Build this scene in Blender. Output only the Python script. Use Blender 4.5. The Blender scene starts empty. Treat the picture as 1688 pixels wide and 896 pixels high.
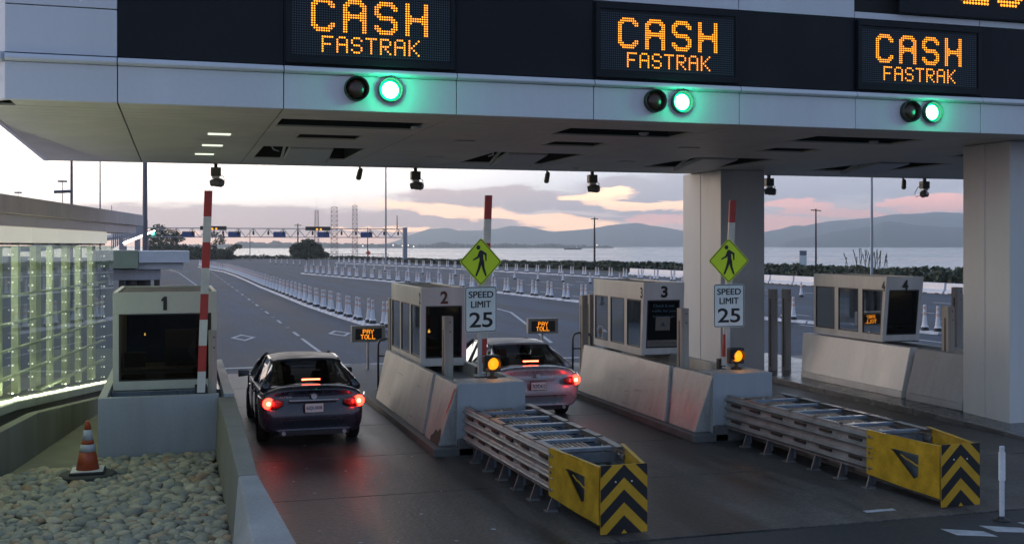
import bpy, bmesh, math, random
from mathutils import Vector, Matrix
from math import radians as R, sin, cos, pi, sqrt, atan, degrees
random.seed(11)
S = bpy.context.scene
C = S.collection
# ------------------------------------------------------------------ camera
YAW = atan(554 / 1830)
cam = bpy.data.cameras.new('camera'); camo = bpy.data.objects.new('camera', cam); C.objects.link(camo)
camo.location = (0, 0, 3.5); camo.rotation_euler = (R(90), 0, -YAW)
cam.sensor_width = 36; cam.lens = 1830 / 1688 * 36; cam.shift_y = -43 / 1688
cam.clip_start = .1; cam.clip_end = 40000
S.camera = camo
S.view_settings.view_transform = 'Standard'; S.view_settings.look = 'None'
S.view_settings.exposure = .25; S.view_settings.gamma = 1; S.view_settings.use_curve_mapping = False
# ------------------------------------------------------------------ world
W = bpy.data.worlds.new('World'); S.world = W; W.use_nodes = True
nt = W.node_tree; nt.nodes.clear(); L = nt.links.new
def nd(t, **k):
    n = nt.nodes.new(t)
    for a, b in k.items(): setattr(n, a, b)
    return n
def mth(op, a, b=None, c=None, clamp=False):
    n = nd('ShaderNodeMath', operation=op, use_clamp=clamp)
    for i, v in enumerate((a, b, c)):
        if v is None: continue
        if isinstance(v, (int, float)): n.inputs[i].default_value = v
        else: L(v, n.inputs[i])
    return n.outputs[0]
def mixc(f, a, b):
    n = nd('ShaderNodeMix', data_type='RGBA')
    if isinstance(f, (int, float)): n.inputs[0].default_value = f
    else: L(f, n.inputs[0])
    for i, v in ((6, a), (7, b)):
        if isinstance(v, tuple): n.inputs[i].default_value = (*v, 1)
        else: L(v, n.inputs[i])
    return n.outputs[2]
def sstep(v, lo, hi):
    n = nd('ShaderNodeMapRange', interpolation_type='SMOOTHSTEP')
    L(v, n.inputs[0]); n.inputs[1].default_value = lo; n.inputs[2].default_value = hi
    return n.outputs[0]
tc = nd('ShaderNodeTexCoord'); sep = nd('ShaderNodeSeparateXYZ'); L(tc.outputs['Generated'], sep.inputs[0])
az = mth('MULTIPLY', mth('ARCTAN2', sep.outputs[0], sep.outputs[1]), 180 / pi)      # degrees from +Y to +X
el = mth('MULTIPLY', mth('ARCSINE', sep.outputs[2]), 180 / pi)
cmb = nd('ShaderNodeCombineXYZ'); L(mth('MULTIPLY', az, .22), cmb.inputs[0]); L(mth('MULTIPLY', el, .9), cmb.inputs[1])
nz = nd('ShaderNodeTexNoise'); L(cmb.outputs[0], nz.inputs['Vector']); nz.inputs['Scale'].default_value = 1.1
nz.inputs['Detail'].default_value = 6; nz.inputs['Roughness'].default_value = .58
w1 = mth('SUBTRACT', nz.outputs[0], .5)
sepn = nd('ShaderNodeSeparateColor'); L(nz.outputs[1], sepn.inputs[0])
w2 = mth('SUBTRACT', sepn.outputs[1], .5)
u = mth('ADD', az, mth('MULTIPLY', w2, 7.0)); v = mth('ADD', el, mth('MULTIPLY', w1, 1.5))
def ell(px, py, rx, ry, soft=.4, tilt=0):
    """soft elliptic patch of the sky, centre and size in degrees"""
    a0 = degrees(YAW + atan((px - 844) / 1830)); e0 = (405 - py) / 1830 * 57.3
    a = mth('SUBTRACT', u, a0); b = mth('SUBTRACT', v, e0)
    b = mth('SUBTRACT', b, mth('MULTIPLY', a, tilt))
    a = mth('DIVIDE', a, rx * 57.3 / 1830); b = mth('DIVIDE', b, ry * 57.3 / 1830)
    d = mth('ADD', mth('MULTIPLY', a, a), mth('MULTIPLY', b, b))
    return sstep(d, 1 + soft, 1 - soft)
def mx(*l):
    r = l[0]
    for q in l[1:]: r = mth('MAXIMUM', r, q)
    return r
# clear sky: bright whitish towards the set sun on the left, blue-grey to the right and overhead, dim blue behind
SUN_AZ = -40.0
da = mth('ABSOLUTE', mth('SUBTRACT', az, SUN_AZ))
da = mth('MINIMUM', da, mth('SUBTRACT', 360, da))
near = sstep(da, 68, 38)
front = sstep(da, 150, 55)
elf = sstep(el, 2, 32)
glow = mixc(sstep(el, .2, 2.6), (2.6, 1.5, 1.0), (2.9, 2.55, 2.25))
side = mixc(sstep(el, .2, 3.2), (1.75, 1.08, .88), (.98, 1.04, 1.20))
low = mixc(near, side, glow)
low = mixc(sstep(az, 48, 80), low, (2.3, 2.0, 1.95))
back = mixc(sstep(el, 0, 40), (.38, .49, .76), (.13, .22, .40))
zen = (.38, .50, .74)
fr = mixc(elf, low, zen)
base = mixc(front, back, fr)
# clouds seen between the canopy and the hills
cl = mx(ell(330, 366, 560, 25), ell(740, 332, 105, 20, tilt=-.02), ell(860, 322, 80, 17, tilt=-.05),
        ell(700, 378, 260, 16, tilt=-.03), ell(1070, 322, 150, 27, tilt=-.02), ell(960, 338, 150, 9), ell(1250, 312, 230, 26),
        ell(1500, 300, 330, 30), ell(1000, 360, 130, 6), ell(1130, 350, 120, 6))
gold = mx(ell(800, 352, 190, 11, tilt=-.075), ell(930, 372, 80, 8), ell(1090, 338, 110, 9, tilt=-.03), ell(640, 378, 90, 4), ell(985, 322, 60, 10), ell(285, 384, 50, 4))
pink = mx(ell(1300, 340, 70, 9, tilt=-.09), ell(1385, 352, 80, 7), ell(1540, 338, 90, 9), ell(1095, 362, 70, 9), ell(1290, 372, 80, 12))
ccol = mixc(sstep(az, 9, 30), (.92, .60, .56), (.60, .62, .78))
sky = mixc(mth('MULTIPLY', cl, .93), base, ccol)
sky = mixc(mth('MULTIPLY', gold, .9), sky, (4.4, 2.5, 1.35))
sky = mixc(mth('MULTIPLY', pink, .75), sky, (2.6, 1.05, .80))
ns = nd('ShaderNodeTexSky', sky_type='NISHITA'); ns.sun_disc = False
ns.sun_elevation = R(1.5); ns.sun_rotation = R(SUN_AZ); ns.altitude = 5
nsb = nd('ShaderNodeMix', data_type='RGBA', blend_type='ADD'); nsb.inputs[0].default_value = .05
L(sky, nsb.inputs[6]); L(ns.outputs[0], nsb.inputs[7])
bg = nd('ShaderNodeBackground'); L(nsb.outputs[2], bg.inputs[0]); bg.inputs[1].default_value = .9
wo = nd('ShaderNodeOutputWorld'); L(bg.outputs[0], wo.inputs[0])
# ------------------------------------------------------------------ sun (just set: weak, wide and warm)
sd = bpy.data.lights.new('sun', 'SUN'); sd.energy = .7; sd.angle = R(14); sd.color = (1, .80, .68)
so = bpy.data.objects.new('sun', sd); C.objects.link(so)
dv = Vector((sin(R(SUN_AZ)) * cos(R(5)), cos(R(SUN_AZ)) * cos(R(5)), sin(R(5))))
so.rotation_euler = dv.to_track_quat('Z', 'Y').to_euler()

# ================================================================== helpers
def lin(c): return tuple(c)
MATS = {}
def mat(name, col, rough=.6, metal=0, var=.15, scale=1.5, bump=0, bscale=30, spec=.5, streak=0, coat=0, col2=None, fine=.08, con=(.3, .7)):
    if name in MATS: return MATS[name]
    m = bpy.data.materials.new(name); m.use_nodes = True; t = m.node_tree; n = t.nodes; lk = t.links.new
    p = n['Principled BSDF']; p.inputs['Roughness'].default_value = rough; p.inputs['Metallic'].default_value = metal
    p.inputs['Specular IOR Level'].default_value = spec; p.inputs['Coat Weight'].default_value = coat
    tcd = n.new('ShaderNodeTexCoord'); mp = n.new('ShaderNodeMapping'); lk(tcd.outputs['Object'], mp.inputs[0])
    if streak: mp.inputs['Scale'].default_value = (1, 1, .12) if streak == 1 else (1, .12, 1)
    a = n.new('ShaderNodeTexNoise'); a.inputs['Scale'].default_value = scale; a.inputs['Detail'].default_value = 6; a.inputs['Roughness'].default_value = .62
    lk(mp.outputs[0], a.inputs['Vector'])
    b = n.new('ShaderNodeTexNoise'); b.inputs['Scale'].default_value = scale * 22; b.inputs['Detail'].default_value = 3
    lk(tcd.outputs['Object'], b.inputs['Vector'])
    rp = n.new('ShaderNodeMapRange'); lk(a.outputs[0], rp.inputs[0]); rp.inputs[1].default_value = con[0]; rp.inputs[2].default_value = con[1]
    mc = n.new('ShaderNodeMix'); mc.data_type = 'RGBA'; lk(rp.outputs[0], mc.inputs[0])
    c2 = col2 or tuple(x * (1 + var) for x in col); c1 = tuple(x * (1 - var) for x in col) if not col2 else col
    mc.inputs[6].default_value = (*c1, 1); mc.inputs[7].default_value = (*c2, 1)
    fr_ = n.new('ShaderNodeMapRange'); lk(b.outputs[0], fr_.inputs[0]); fr_.inputs[1].default_value = .3; fr_.inputs[2].default_value = .7
    fr_.inputs[3].default_value = 1 - fine; fr_.inputs[4].default_value = 1 + fine
    mm = n.new('ShaderNodeVectorMath'); mm.operation = 'SCALE'; lk(mc.outputs[2], mm.inputs[0]); lk(fr_.outputs[0], mm.inputs['Scale'])
    lk(mm.outputs[0], p.inputs['Base Color'])
    rr = n.new('ShaderNodeMapRange'); lk(a.outputs[0], rr.inputs[0]); rr.inputs[1].default_value = .3; rr.inputs[2].default_value = .7
    rr.inputs[3].default_value = max(.03, rough - .1); rr.inputs[4].default_value = min(1, rough + .1)
    lk(rr.outputs[0], p.inputs['Roughness'])
    if bump:
        bn = n.new('ShaderNodeTexNoise'); bn.inputs['Scale'].default_value = bscale; bn.inputs['Detail'].default_value = 4
        lk(tcd.outputs['Object'], bn.inputs['Vector'])
        bp = n.new('ShaderNodeBump'); bp.inputs['Strength'].default_value = bump; bp.inputs['Distance'].default_value = .02
        lk(bn.outputs[0], bp.inputs['Height']); lk(bp.outputs[0], p.inputs['Normal'])
    MATS[name] = m; return m
def emit(name, col, st, base=(.02, .02, .02)):
    if name in MATS: return MATS[name]
    m = bpy.data.materials.new(name); m.use_nodes = True; p = m.node_tree.nodes['Principled BSDF']
    p.inputs['Base Color'].default_value = (*base, 1); p.inputs['Emission Color'].default_value = (*col, 1)
    p.inputs['Emission Strength'].default_value = st; p.inputs['Roughness'].default_value = .4
    MATS[name] = m; return m
def glass(name, tint=(.25, .28, .28), refl=.12, rough=.02):
    if name in MATS: return MATS[name]
    m = bpy.data.materials.new(name); m.use_nodes = True; t = m.node_tree; n = t.nodes; n.clear()
    o = n.new('ShaderNodeOutputMaterial'); mixs = n.new('ShaderNodeMixShader'); tr = n.new('ShaderNodeBsdfTransparent'); gl = n.new('ShaderNodeBsdfGlossy')
    fz = n.new('ShaderNodeFresnel'); fz.inputs[0].default_value = 1.5
    ad = n.new('ShaderNodeMath'); ad.operation = 'MULTIPLY_ADD'; ad.inputs[1].default_value = .7; ad.inputs[2].default_value = refl; ad.use_clamp = True
    t.links.new(fz.outputs[0], ad.inputs[0]); t.links.new(ad.outputs[0], mixs.inputs[0])
    tr.inputs[0].default_value = (*tint, 1); gl.inputs[0].default_value = (.9, .95, .95, 1); gl.inputs['Roughness'].default_value = rough
    t.links.new(tr.outputs[0], mixs.inputs[1]); t.links.new(gl.outputs[0], mixs.inputs[2]); t.links.new(mixs.outputs[0], o.inputs[0])
    MATS[name] = m; return m

def origin(o):
    v_ = Vector((0, 0, 0))
    while o is not None: v_ += o.location; o = o.parent
    return v_
class MB:
    def __init__(s): s.v = []; s.f = []; s.m = []; s.mi = 0
    def add(s, vs, fs):
        k = len(s.v); s.v += [tuple(q) for q in vs]; s.f += [tuple(i + k for i in f) for f in fs]; s.m += [s.mi] * len(fs)
        return s
    def hexa(s, p):   # p: 4 bottom ccw + 4 top
        return s.add(p, [(0, 3, 2, 1), (4, 5, 6, 7), (0, 1, 5, 4), (1, 2, 6, 5), (2, 3, 7, 6), (3, 0, 4, 7)])
    def box(s, x0, x1, y0, y1, z0, z1):
        return s.hexa([(x0, y0, z0), (x1, y0, z0), (x1, y1, z0), (x0, y1, z0), (x0, y0, z1), (x1, y0, z1), (x1, y1, z1), (x0, y1, z1)])
    def prism(s, poly, ax, a, b):
        def P(q, t):
            return {'x': (t, q[0], q[1]), 'y': (q[0], t, q[1]), 'z': (q[0], q[1], t)}[ax]
        n = len(poly)
        return s.add([P(q, a) for q in poly] + [P(q, b) for q in poly],
                     [tuple(range(n)), tuple(range(2 * n - 1, n - 1, -1))] + [(i, (i + 1) % n, (i + 1) % n + n, i + n) for i in range(n)])
    def tube(s, pts, r, n=8, cap=True):
        pts = [Vector(p) for p in pts]; rs = r if isinstance(r, (list, tuple)) else [r] * len(pts)
        rings = []
        ref = None
        for i, p in enumerate(pts):
            d = (pts[min(i + 1, len(pts) - 1)] - pts[max(i - 1, 0)]).normalized()
            if ref is None: ref = Vector((0, 0, 1)) if abs(d.z) < .9 else Vector((1, 0, 0))
            a = d.cross(ref).normalized(); b = a.cross(d).normalized(); ref = b if abs(b.dot(d)) < .9 else ref
            rings.append([p + (a * cos(2 * pi * k / n) + b * sin(2 * pi * k / n)) * rs[i] for k in range(n)])
        vs = [q for g in rings for q in g]; fs = []
        for i in range(len(pts) - 1):
            for k in range(n): fs.append((i * n + k, i * n + (k + 1) % n, (i + 1) * n + (k + 1) % n, (i + 1) * n + k))
        if cap: fs += [tuple(range(n - 1, -1, -1)), tuple((len(pts) - 1) * n + k for k in range(n))]
        return s.add(vs, fs)
    def bar(s, a, b, w, h, up=(0, 0, 1)):
        a = Vector(a); b = Vector(b); d = (b - a).normalized(); upv = Vector(up)
        if abs(d.dot(upv)) > .95: upv = Vector((0, 1, 0))
        x = d.cross(upv).normalized() * w / 2; y = x.cross(d).normalized() * h / 2
        return s.hexa([a - x - y, a + x - y, b + x - y, b - x - y, a - x + y, a + x + y, b + x + y, b - x + y])
    def lathe(s, prof, c=(0, 0, 0), n=20, axis='z'):
        vs = []; fs = []
        for (r, h) in prof:
            for k in range(n):
                a = 2 * pi * k / n
                if axis == 'z': vs.append((c[0] + r * cos(a), c[1] + r * sin(a), c[2] + h))
                elif axis == 'y': vs.append((c[0] + r * cos(a), c[1] + h, c[2] + r * sin(a)))
                else: vs.append((c[0] + h, c[1] + r * cos(a), c[2] + r * sin(a)))
        for i in range(len(prof) - 1):
            for k in range(n): fs.append((i * n + k, i * n + (k + 1) % n, (i + 1) * n + (k + 1) % n, (i + 1) * n + k))
        if prof[0][0] > 1e-5: fs.append(tuple(range(n)))
        if prof[-1][0] > 1e-5: fs.append(tuple((len(prof) - 1) * n + k for k in range(n)))
        return s.add(vs, fs)
    def quad(s, a, b, c, d): return s.add([a, b, c, d], [(0, 1, 2, 3)])
    def build(s, name, m, parent=None, smooth=False, bevel=0, recalc=True, warp=None):
        o0 = origin(parent)
        vs = [Vector(q) for q in s.v]
        if warp: vs = [Vector(warp(q)) for q in vs]
        me = bpy.data.meshes.new(name); me.from_pydata([q - o0 for q in vs], [], s.f)
        for mm_ in (m if isinstance(m, list) else [m]): me.materials.append(mm_)
        for p, k in zip(me.polygons, s.m): p.material_index = k; p.use_smooth = smooth
        if recalc:
            b = bmesh.new(); b.from_mesh(me); bmesh.ops.remove_doubles(b, verts=b.verts, dist=1e-5) if smooth else None
            bmesh.ops.recalc_face_normals(b, faces=b.faces); b.to_mesh(me); b.free()
        ob = bpy.data.objects.new(name, me); C.objects.link(ob); ob.parent = parent
        if bevel:
            bv = ob.modifiers.new('bevel', 'BEVEL'); bv.width = bevel; bv.segments = 2; bv.limit_method = 'ANGLE'; bv.angle_limit = R(35)
        return ob
def split(b, name, m, parent, **kw):
    """build each connected piece of b as an object of its own"""
    par = list(range(len(b.v)))
    def fd(i):
        while par[i] != i: par[i] = par[par[i]]; i = par[i]
        return i
    for f in b.f:
        for q in f[1:]: par[fd(q)] = fd(f[0])
    comp = {}
    for f in b.f: comp.setdefault(fd(f[0]), []).append(f)
    for fs in comp.values():
        ids = sorted({q for f in fs for q in f}); mp = {q: i for i, q in enumerate(ids)}
        n = MB(); n.add([b.v[q] for q in ids], [tuple(mp[q] for q in f) for f in fs]); n.build(name, m, parent, **kw)
def tag(o, label=None, cat=None, group=None, kind=None):
    if label: o['label'] = label
    if cat: o['category'] = cat
    if group: o['group'] = group
    if kind: o['kind'] = kind
    return o
def thing(name, loc, label, cat, group=None):
    o = bpy.data.objects.new(name, None); C.objects.link(o); o.location = loc; o.empty_display_size = .2
    return tag(o, label, cat, group)
def dup(o, parent=None, **k):
    c = o.copy(); C.objects.link(c)
    if parent is not None: c.parent = parent
    for ch in [x for x in KIDS.get(o.name, [])] if o.name in KIDS else list(o.children): dup(ch, c)
    for a, b in k.items():
        if a in ('label', 'group'): c[a] = b
        else: setattr(c, a, b)
    return c
KIDS = {}
def text(name, body, w, h, loc, m, parent=None, rot=(R(90), 0, 0), bold=.0, depth=.002, spacing=1.0, sc=1.0):
    """lettering of exact width w and height h, centred on loc (loc in world, parent offset removed)"""
    cu = bpy.data.curves.new(name, 'FONT'); cu.body = body; cu.size = 1; cu.offset = bold; cu.extrude = 0; cu.space_character = spacing
    cu.align_x = 'CENTER'
    t = bpy.data.objects.new(name, cu); C.objects.link(t)
    dg = bpy.context.evaluated_depsgraph_get(); me = bpy.data.meshes.new_from_object(t.evaluated_get(dg))
    bpy.data.objects.remove(t); bpy.data.curves.remove(cu)
    xs = [q.co.x for q in me.vertices]; ys = [q.co.y for q in me.vertices]
    if not xs: return None
    cx, cy = (min(xs) + max(xs)) / 2, (min(ys) + max(ys)) / 2; sx = w / (max(xs) - min(xs)); sy = h / (max(ys) - min(ys))
    M = Matrix.Rotation(rot[2], 3, 'Z') @ Matrix.Rotation(rot[1], 3, 'Y') @ Matrix.Rotation(rot[0], 3, 'X'); off = Vector(loc) - origin(parent)
    for q in me.vertices: q.co = M @ Vector(((q.co.x - cx) * sx, (q.co.y - cy) * sy, 0)) + off
    b = bmesh.new(); b.from_mesh(me)
    nrm = M @ Vector((0, 0, 1))
    r = bmesh.ops.extrude_face_region(b, geom=b.faces[:]); bmesh.ops.translate(b, vec=nrm * -depth, verts=[g for g in r['geom'] if isinstance(g, bmesh.types.BMVert)])
    bmesh.ops.recalc_face_normals(b, faces=b.faces); b.to_mesh(me); b.free()
    me.materials.clear(); me.materials.append(m)
    o = bpy.data.objects.new(name, me); C.objects.link(o); o.parent = parent
    return o
def lightobj(kind, loc, energy, col, size=.1, parent=None, rot=(0, 0, 0), sy=None):
    ld = bpy.data.lights.new('lamp_light', kind); ld.energy = energy; ld.color = col
    if kind == 'AREA':
        ld.size = size
        if sy: ld.shape = 'RECTANGLE'; ld.size_y = sy
    else: ld.shadow_soft_size = size
    o = bpy.data.objects.new('lamp_light', ld); C.objects.link(o); o.location = Vector(loc) - origin(parent); o.rotation_euler = rot; o.parent = parent
    return o
# ------------------------------------------------------------------ materials
asph = mat('asphalt', (.043, .055, .078), .72, spec=.35, var=.55, scale=.42, con=(.38, .62), streak=2, bump=.25, bscale=60, fine=.25)
asph_dark = mat('asphalt_dark', (.026, .027, .03), .6, var=.25, scale=.6, bump=.3, bscale=60, fine=.3)
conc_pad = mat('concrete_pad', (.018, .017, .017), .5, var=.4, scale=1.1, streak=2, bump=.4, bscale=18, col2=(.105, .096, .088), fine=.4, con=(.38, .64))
conc = mat('concrete', (.19, .185, .16), .8, var=.25, scale=1.2, streak=1, bump=.2, bscale=25)
conc_l = mat('concrete_light', (.36, .36, .37), .75, var=.18, scale=1.2, streak=1, bump=.15, bscale=25)
curbm = mat('curb_concrete', (.11, .11, .11), .7, var=.4, scale=1.5, bump=.3, bscale=20)
panel_c = mat('column_panel', (.52, .52, .52), .55, var=.1, scale=.9, streak=1, fine=.015)
panel = mat('white_metal_panel', (.60, .63, .68), .38, var=.07, scale=.9, streak=1, fine=.02)
panel_soffit = mat('soffit_panel', (.52, .51, .46), .5, var=.16, scale=.7, streak=0, fine=.02)
dark_in = mat('dark_recess', (.012, .013, .013), .8)
black_panel = mat('black_glass_panel', (.005, .007, .012), .45, spec=.22, var=.1, scale=.6, fine=.02)
blackm = mat('black_plastic', (.015, .015, .016), .5)
chrome = mat('galvanised', (.45, .46, .47), .38, metal=.85, var=.2, scale=4)
rail_m = mat('galvanised_rail', (.26, .25, .25), .45, metal=.4, var=.3, scale=3, bump=.1)
steel_b = mat('blue_steel', (.22, .27, .33), .4, metal=.5, var=.25, scale=4)
armour = mat('brushed_armour', (.36, .36, .35), .5, metal=.25, var=.38, scale=2.2, streak=1, bump=.2, bscale=6, fine=.2)
booth_p = mat('booth_paint', (.58, .58, .56), .45, var=.14, scale=2.2, streak=1, fine=.03)
booth_1 = mat('booth_paint_greenlit', (.50, .52, .46), .45, var=.06, scale=1.3, streak=1, fine=.03)  # booth paint with the green lamplight mixed into its colour
blockp = mat('block_paint', (.31, .335, .365), .55, var=.18, scale=1.0, streak=1, fine=.04)
ltgrey = mat('light_grey_metal', (.45, .46, .47), .45, var=.1, scale=3)
rustw = mat('weathered_post', (.36, .33, .30), .6, var=.25, scale=4, streak=1)
red_p = mat('red_reflective', (.42, .035, .025), .45, var=.2, scale=4)
white_p = mat('white_reflective', (.62, .60, .55), .5, var=.15, scale=4)
yel = mat('yellow_plastic', (.46, .27, .012), .45, var=.3, scale=5, fine=.2)
chev_y = mat('chevron_yellow', (.52, .30, .015), .4, var=.15, scale=3)
chev_b = mat('chevron_black', (.012, .012, .014), .4)
lime = mat('lime_reflective', (.70, .88, .012), .45, var=.05, scale=3)
signw = mat('sign_white', (.70, .74, .73), .45, var=.06, scale=3)
ink = mat('sign_black', (.012, .013, .014), .5)
paintw = mat('road_paint', (.38, .40, .43), .6, var=.3, scale=6)
lens_red = mat('dark_red_lens', (.055, .012, .01), .25)
amber_dot = emit('amber_led', (1.0, .30, .012), 2.3)
amber_lens = emit('amber_lens', (1.0, .27, .005), 1.7)
green_core = emit('green_lens', (.55, 1.0, .80), 7)
green_rim = emit('green_rim', (.0, .9, .42), 1.6)
offled = mat('unlit_led', (.05, .09, .13), .4)
glz = glass('booth_glass', (.10, .105, .10), .0)
glz_car = glass('car_glass', (.28, .30, .32), .05)

# ================================================================== ground
b = MB(); b.quad((-600, -60, -.01), (70, -60, -.01), (69, 73, -.01), (-600, 73, -.01))
pts = [(-600, -60), (73, -60), (71, 73), (66, 130), (58, 170), (51, 228), (46, 300), (18, 322), (-12, 334), (-60, 420), (-110, 620), (-600, 900)]
b = MB(); b.prism(pts, 'z', -3, -.012); tag(b.build('ground', asph), kind='structure')
b = MB(); b.quad((-9000, -9000, -1.5), (9000, -9000, -1.5), (9000, 9000, -1.5), (-9000, 9000, -1.5))
wm = mat('sea_water', (.10, .14, .17), .22, var=.05, scale=.01, bump=.5, bscale=.35, spec=.5)
tag(b.build('water', wm, recalc=False), kind='structure')
# dark asphalt approach + concrete slabs under the canopy
b = MB(); b.box(-1, 30, -20, 12.13, -.01, .004); tag(b.build('approach_road', asph_dark), kind='structure')
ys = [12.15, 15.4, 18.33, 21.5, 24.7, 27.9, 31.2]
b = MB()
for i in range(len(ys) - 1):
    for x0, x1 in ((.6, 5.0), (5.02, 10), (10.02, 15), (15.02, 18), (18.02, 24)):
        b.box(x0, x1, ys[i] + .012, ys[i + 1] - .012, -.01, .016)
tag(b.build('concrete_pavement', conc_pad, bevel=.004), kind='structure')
b = MB()
for i in range(26): # specks of litter and chipped paint lying on the slabs
    x, y = random.uniform(1.3, 4.0), random.uniform(12.4, 21); r = random.uniform(.008, .028); n = 5
    a0 = random.random() * 6
    b.prism([(x + r * cos(a0 + k * 1.256) * random.uniform(.5, 1.6), y + r * sin(a0 + k * 1.256) * random.uniform(.5, 1.6)) for k in range(n)], 'z', .0165, .020)
tag(b.build('paint_chips', paintw), 'pale chips scattered on the concrete of the first lane', 'debris', kind='stuff')
# painted markings
def dash(b, x, y0, y1, w=.12, z=.002): b.box(x - w / 2, x + w / 2, y0, y1, -.01, z)
b = MB()
y = 44.7
while y < 230:
    xx = 4.58
    dash(b, xx, y - .9, y + 1.1)
    for k in (1,): dash(b, xx, y + 3.5, y + 3.75, .14)
    y += 7.45
dash(b, 4.56, 36.3, 42.5, .11)
for x in (26.6, 30.3, 34.0, 37.7, 41.4, 45.0):
    y = 34
    while y < 220: dash(b, x, y, y + 2.2); y += 7.4
def pl(b, pts, w, z=.002):
    for (x0, y0), (x1, y1) in zip(pts, pts[1:]):
        d = Vector((x1 - x0, y1 - y0)).normalized(); n_ = Vector((-d.y, d.x)) * w / 2
        b.prism([(x0 - n_.x, y0 - n_.y), (x1 - n_.x, y1 - n_.y), (x1 + n_.x, y1 + n_.y), (x0 + n_.x, y0 + n_.y)], 'z', -.01, z)
pl(b, [(13.0, 38), (16.9, 56), (18.0, 70)], .13)
pl(b, [(13.6, 36), (17.2, 44.5), (22, 56)], .13)
pl(b, [(2.4, 80), (1.6, 108), (.4, 150), (-2.5, 200)], .14)
for cx_, cy_ in ((2.46, 43.6), (6.28, 44.6)):
    hw, hl, t_ = .46, 1.5, .1
    A = [(cx_, cy_ - hl), (cx_ + hw, cy_), (cx_, cy_ + hl), (cx_ - hw, cy_)]
    I = [(cx_, cy_ - hl + .45), (cx_ + hw - .14, cy_), (cx_, cy_ + hl - .45), (cx_ - hw + .14, cy_)]
    for k in range(4): b.prism([A[k], A[(k + 1) % 4], I[(k + 1) % 4], I[k]], 'z', -.01, .002)
b.box(.8, 15, 32.6, 32.9, -.01, .0015)
for x in (9.05, 9.62, 10.2): b.hexa([(x, 11.3, -.01), (x + .42, 11.1, -.01), (x + .42, 11.35, -.01), (x, 11.6, -.01), (x, 11.3, .008), (x + .42, 11.1, .008), (x + .42, 11.35, .008), (x, 11.6, .008)])
b.box(8.65, 9.1, 12.55, 12.65, .005, .02)
tag(b.build('road_markings', paintw), kind='structure')

# ================================================================== canopy
FY, BY, SZ = 16.6, 28.5, 5.52
can = thing('toll_canopy', (9, 22, 0), 'long white panelled canopy spanning the toll lanes above the booths', 'canopy')
JX = [-.79, 1.52, 4.14, 6.40, 9.0, 11.23, 13.82, 16.4, 18.9, 21.5, 24]
edges = [-2.25] + JX
b = MB()
for i in range(len(edges) - 1):
    x0, x1 = edges[i] + (.007 if i else 0), edges[i + 1] - .007
    b.prism([(FY + .03, SZ), (FY + .03, 6.04), (FY + .14, 6.04), (FY + .14, SZ)], 'x', x0, x1)
b.prism([(-2.25, FY + .03), (-2.72, 17.1), (-2.62, 17.16), (-2.2, FY + .14)], 'z', SZ, 6.04)
b.prism([(-2.72, 17.11), (-2.83, 20.4), (-3.01, BY), (-2.9, BY), (-2.72, 20.4), (-2.62, 17.17)], 'z', SZ, 6.04)
b.build('fascia', panel, can, bevel=.006)
b = MB()
for i in range(len(edges) - 1):
    x0, x1 = edges[i] + (.007 if i else 0), edges[i + 1] - .007
    b.prism([(FY - .05, 6.10), (FY - .01, 6.15), (FY + .12, 6.165), (FY + .12, 6.045), (FY + .0, 6.045), (FY - .05, 6.07)], 'x', x0, x1)
b.prism([(-2.3, FY - .05), (-2.8, 17.1), (-2.6, 17.16), (-2.2, FY + .12)], 'z', 6.045, 6.165)
b.build('fascia_trim', panel, can, bevel=.01)
b = MB()   # upper white panels
for (x0, x1) in ((-2.25, -.797),):
    b.box(x0, x1, FY + .05, FY + .2, 6.175, 6.83); b.box(x0, x1, FY + .05, FY + .2, 6.845, 8.6)
b.prism([(-2.25, FY + .05), (-2.72, 17.12), (-2.6, 17.2), (-2.2, FY + .2)], 'z', 6.175, 8.6)
for i in range(3, len(JX) - 1):
    b.box(JX[i] + .007, JX[i + 1] - .007, FY + .05, FY + .2, 7.435, 7.99 if i < 5 else 7.545)
    b.box(JX[i] + .007, JX[i + 1] - .007, FY + .06, FY + .2, 8.0, 8.6) if i < 5 else None
split(b, 'upper_fascia', panel, can, bevel=.006)
b = MB()
for i in range(len(JX) - 1):
    z1 = 8.6 if i < 3 else 7.425
    b.box(JX[i] + .004, JX[i + 1] - .004, FY + .06, FY + .2, 6.175, z1)
b.build('dark_sign_band', black_panel, can)
b = MB(); b.prism([(-2.2, FY + .22), (24, FY + .22), (24, BY), (-2.88, BY), (-2.7, 20.4), (-2.6, 17.3)], 'z', 5.95, 8.55)
b.box(-2.9, 24, BY - .06, BY, 5.53, 5.94)
b.build('canopy_core', dark_in, can)
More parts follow.
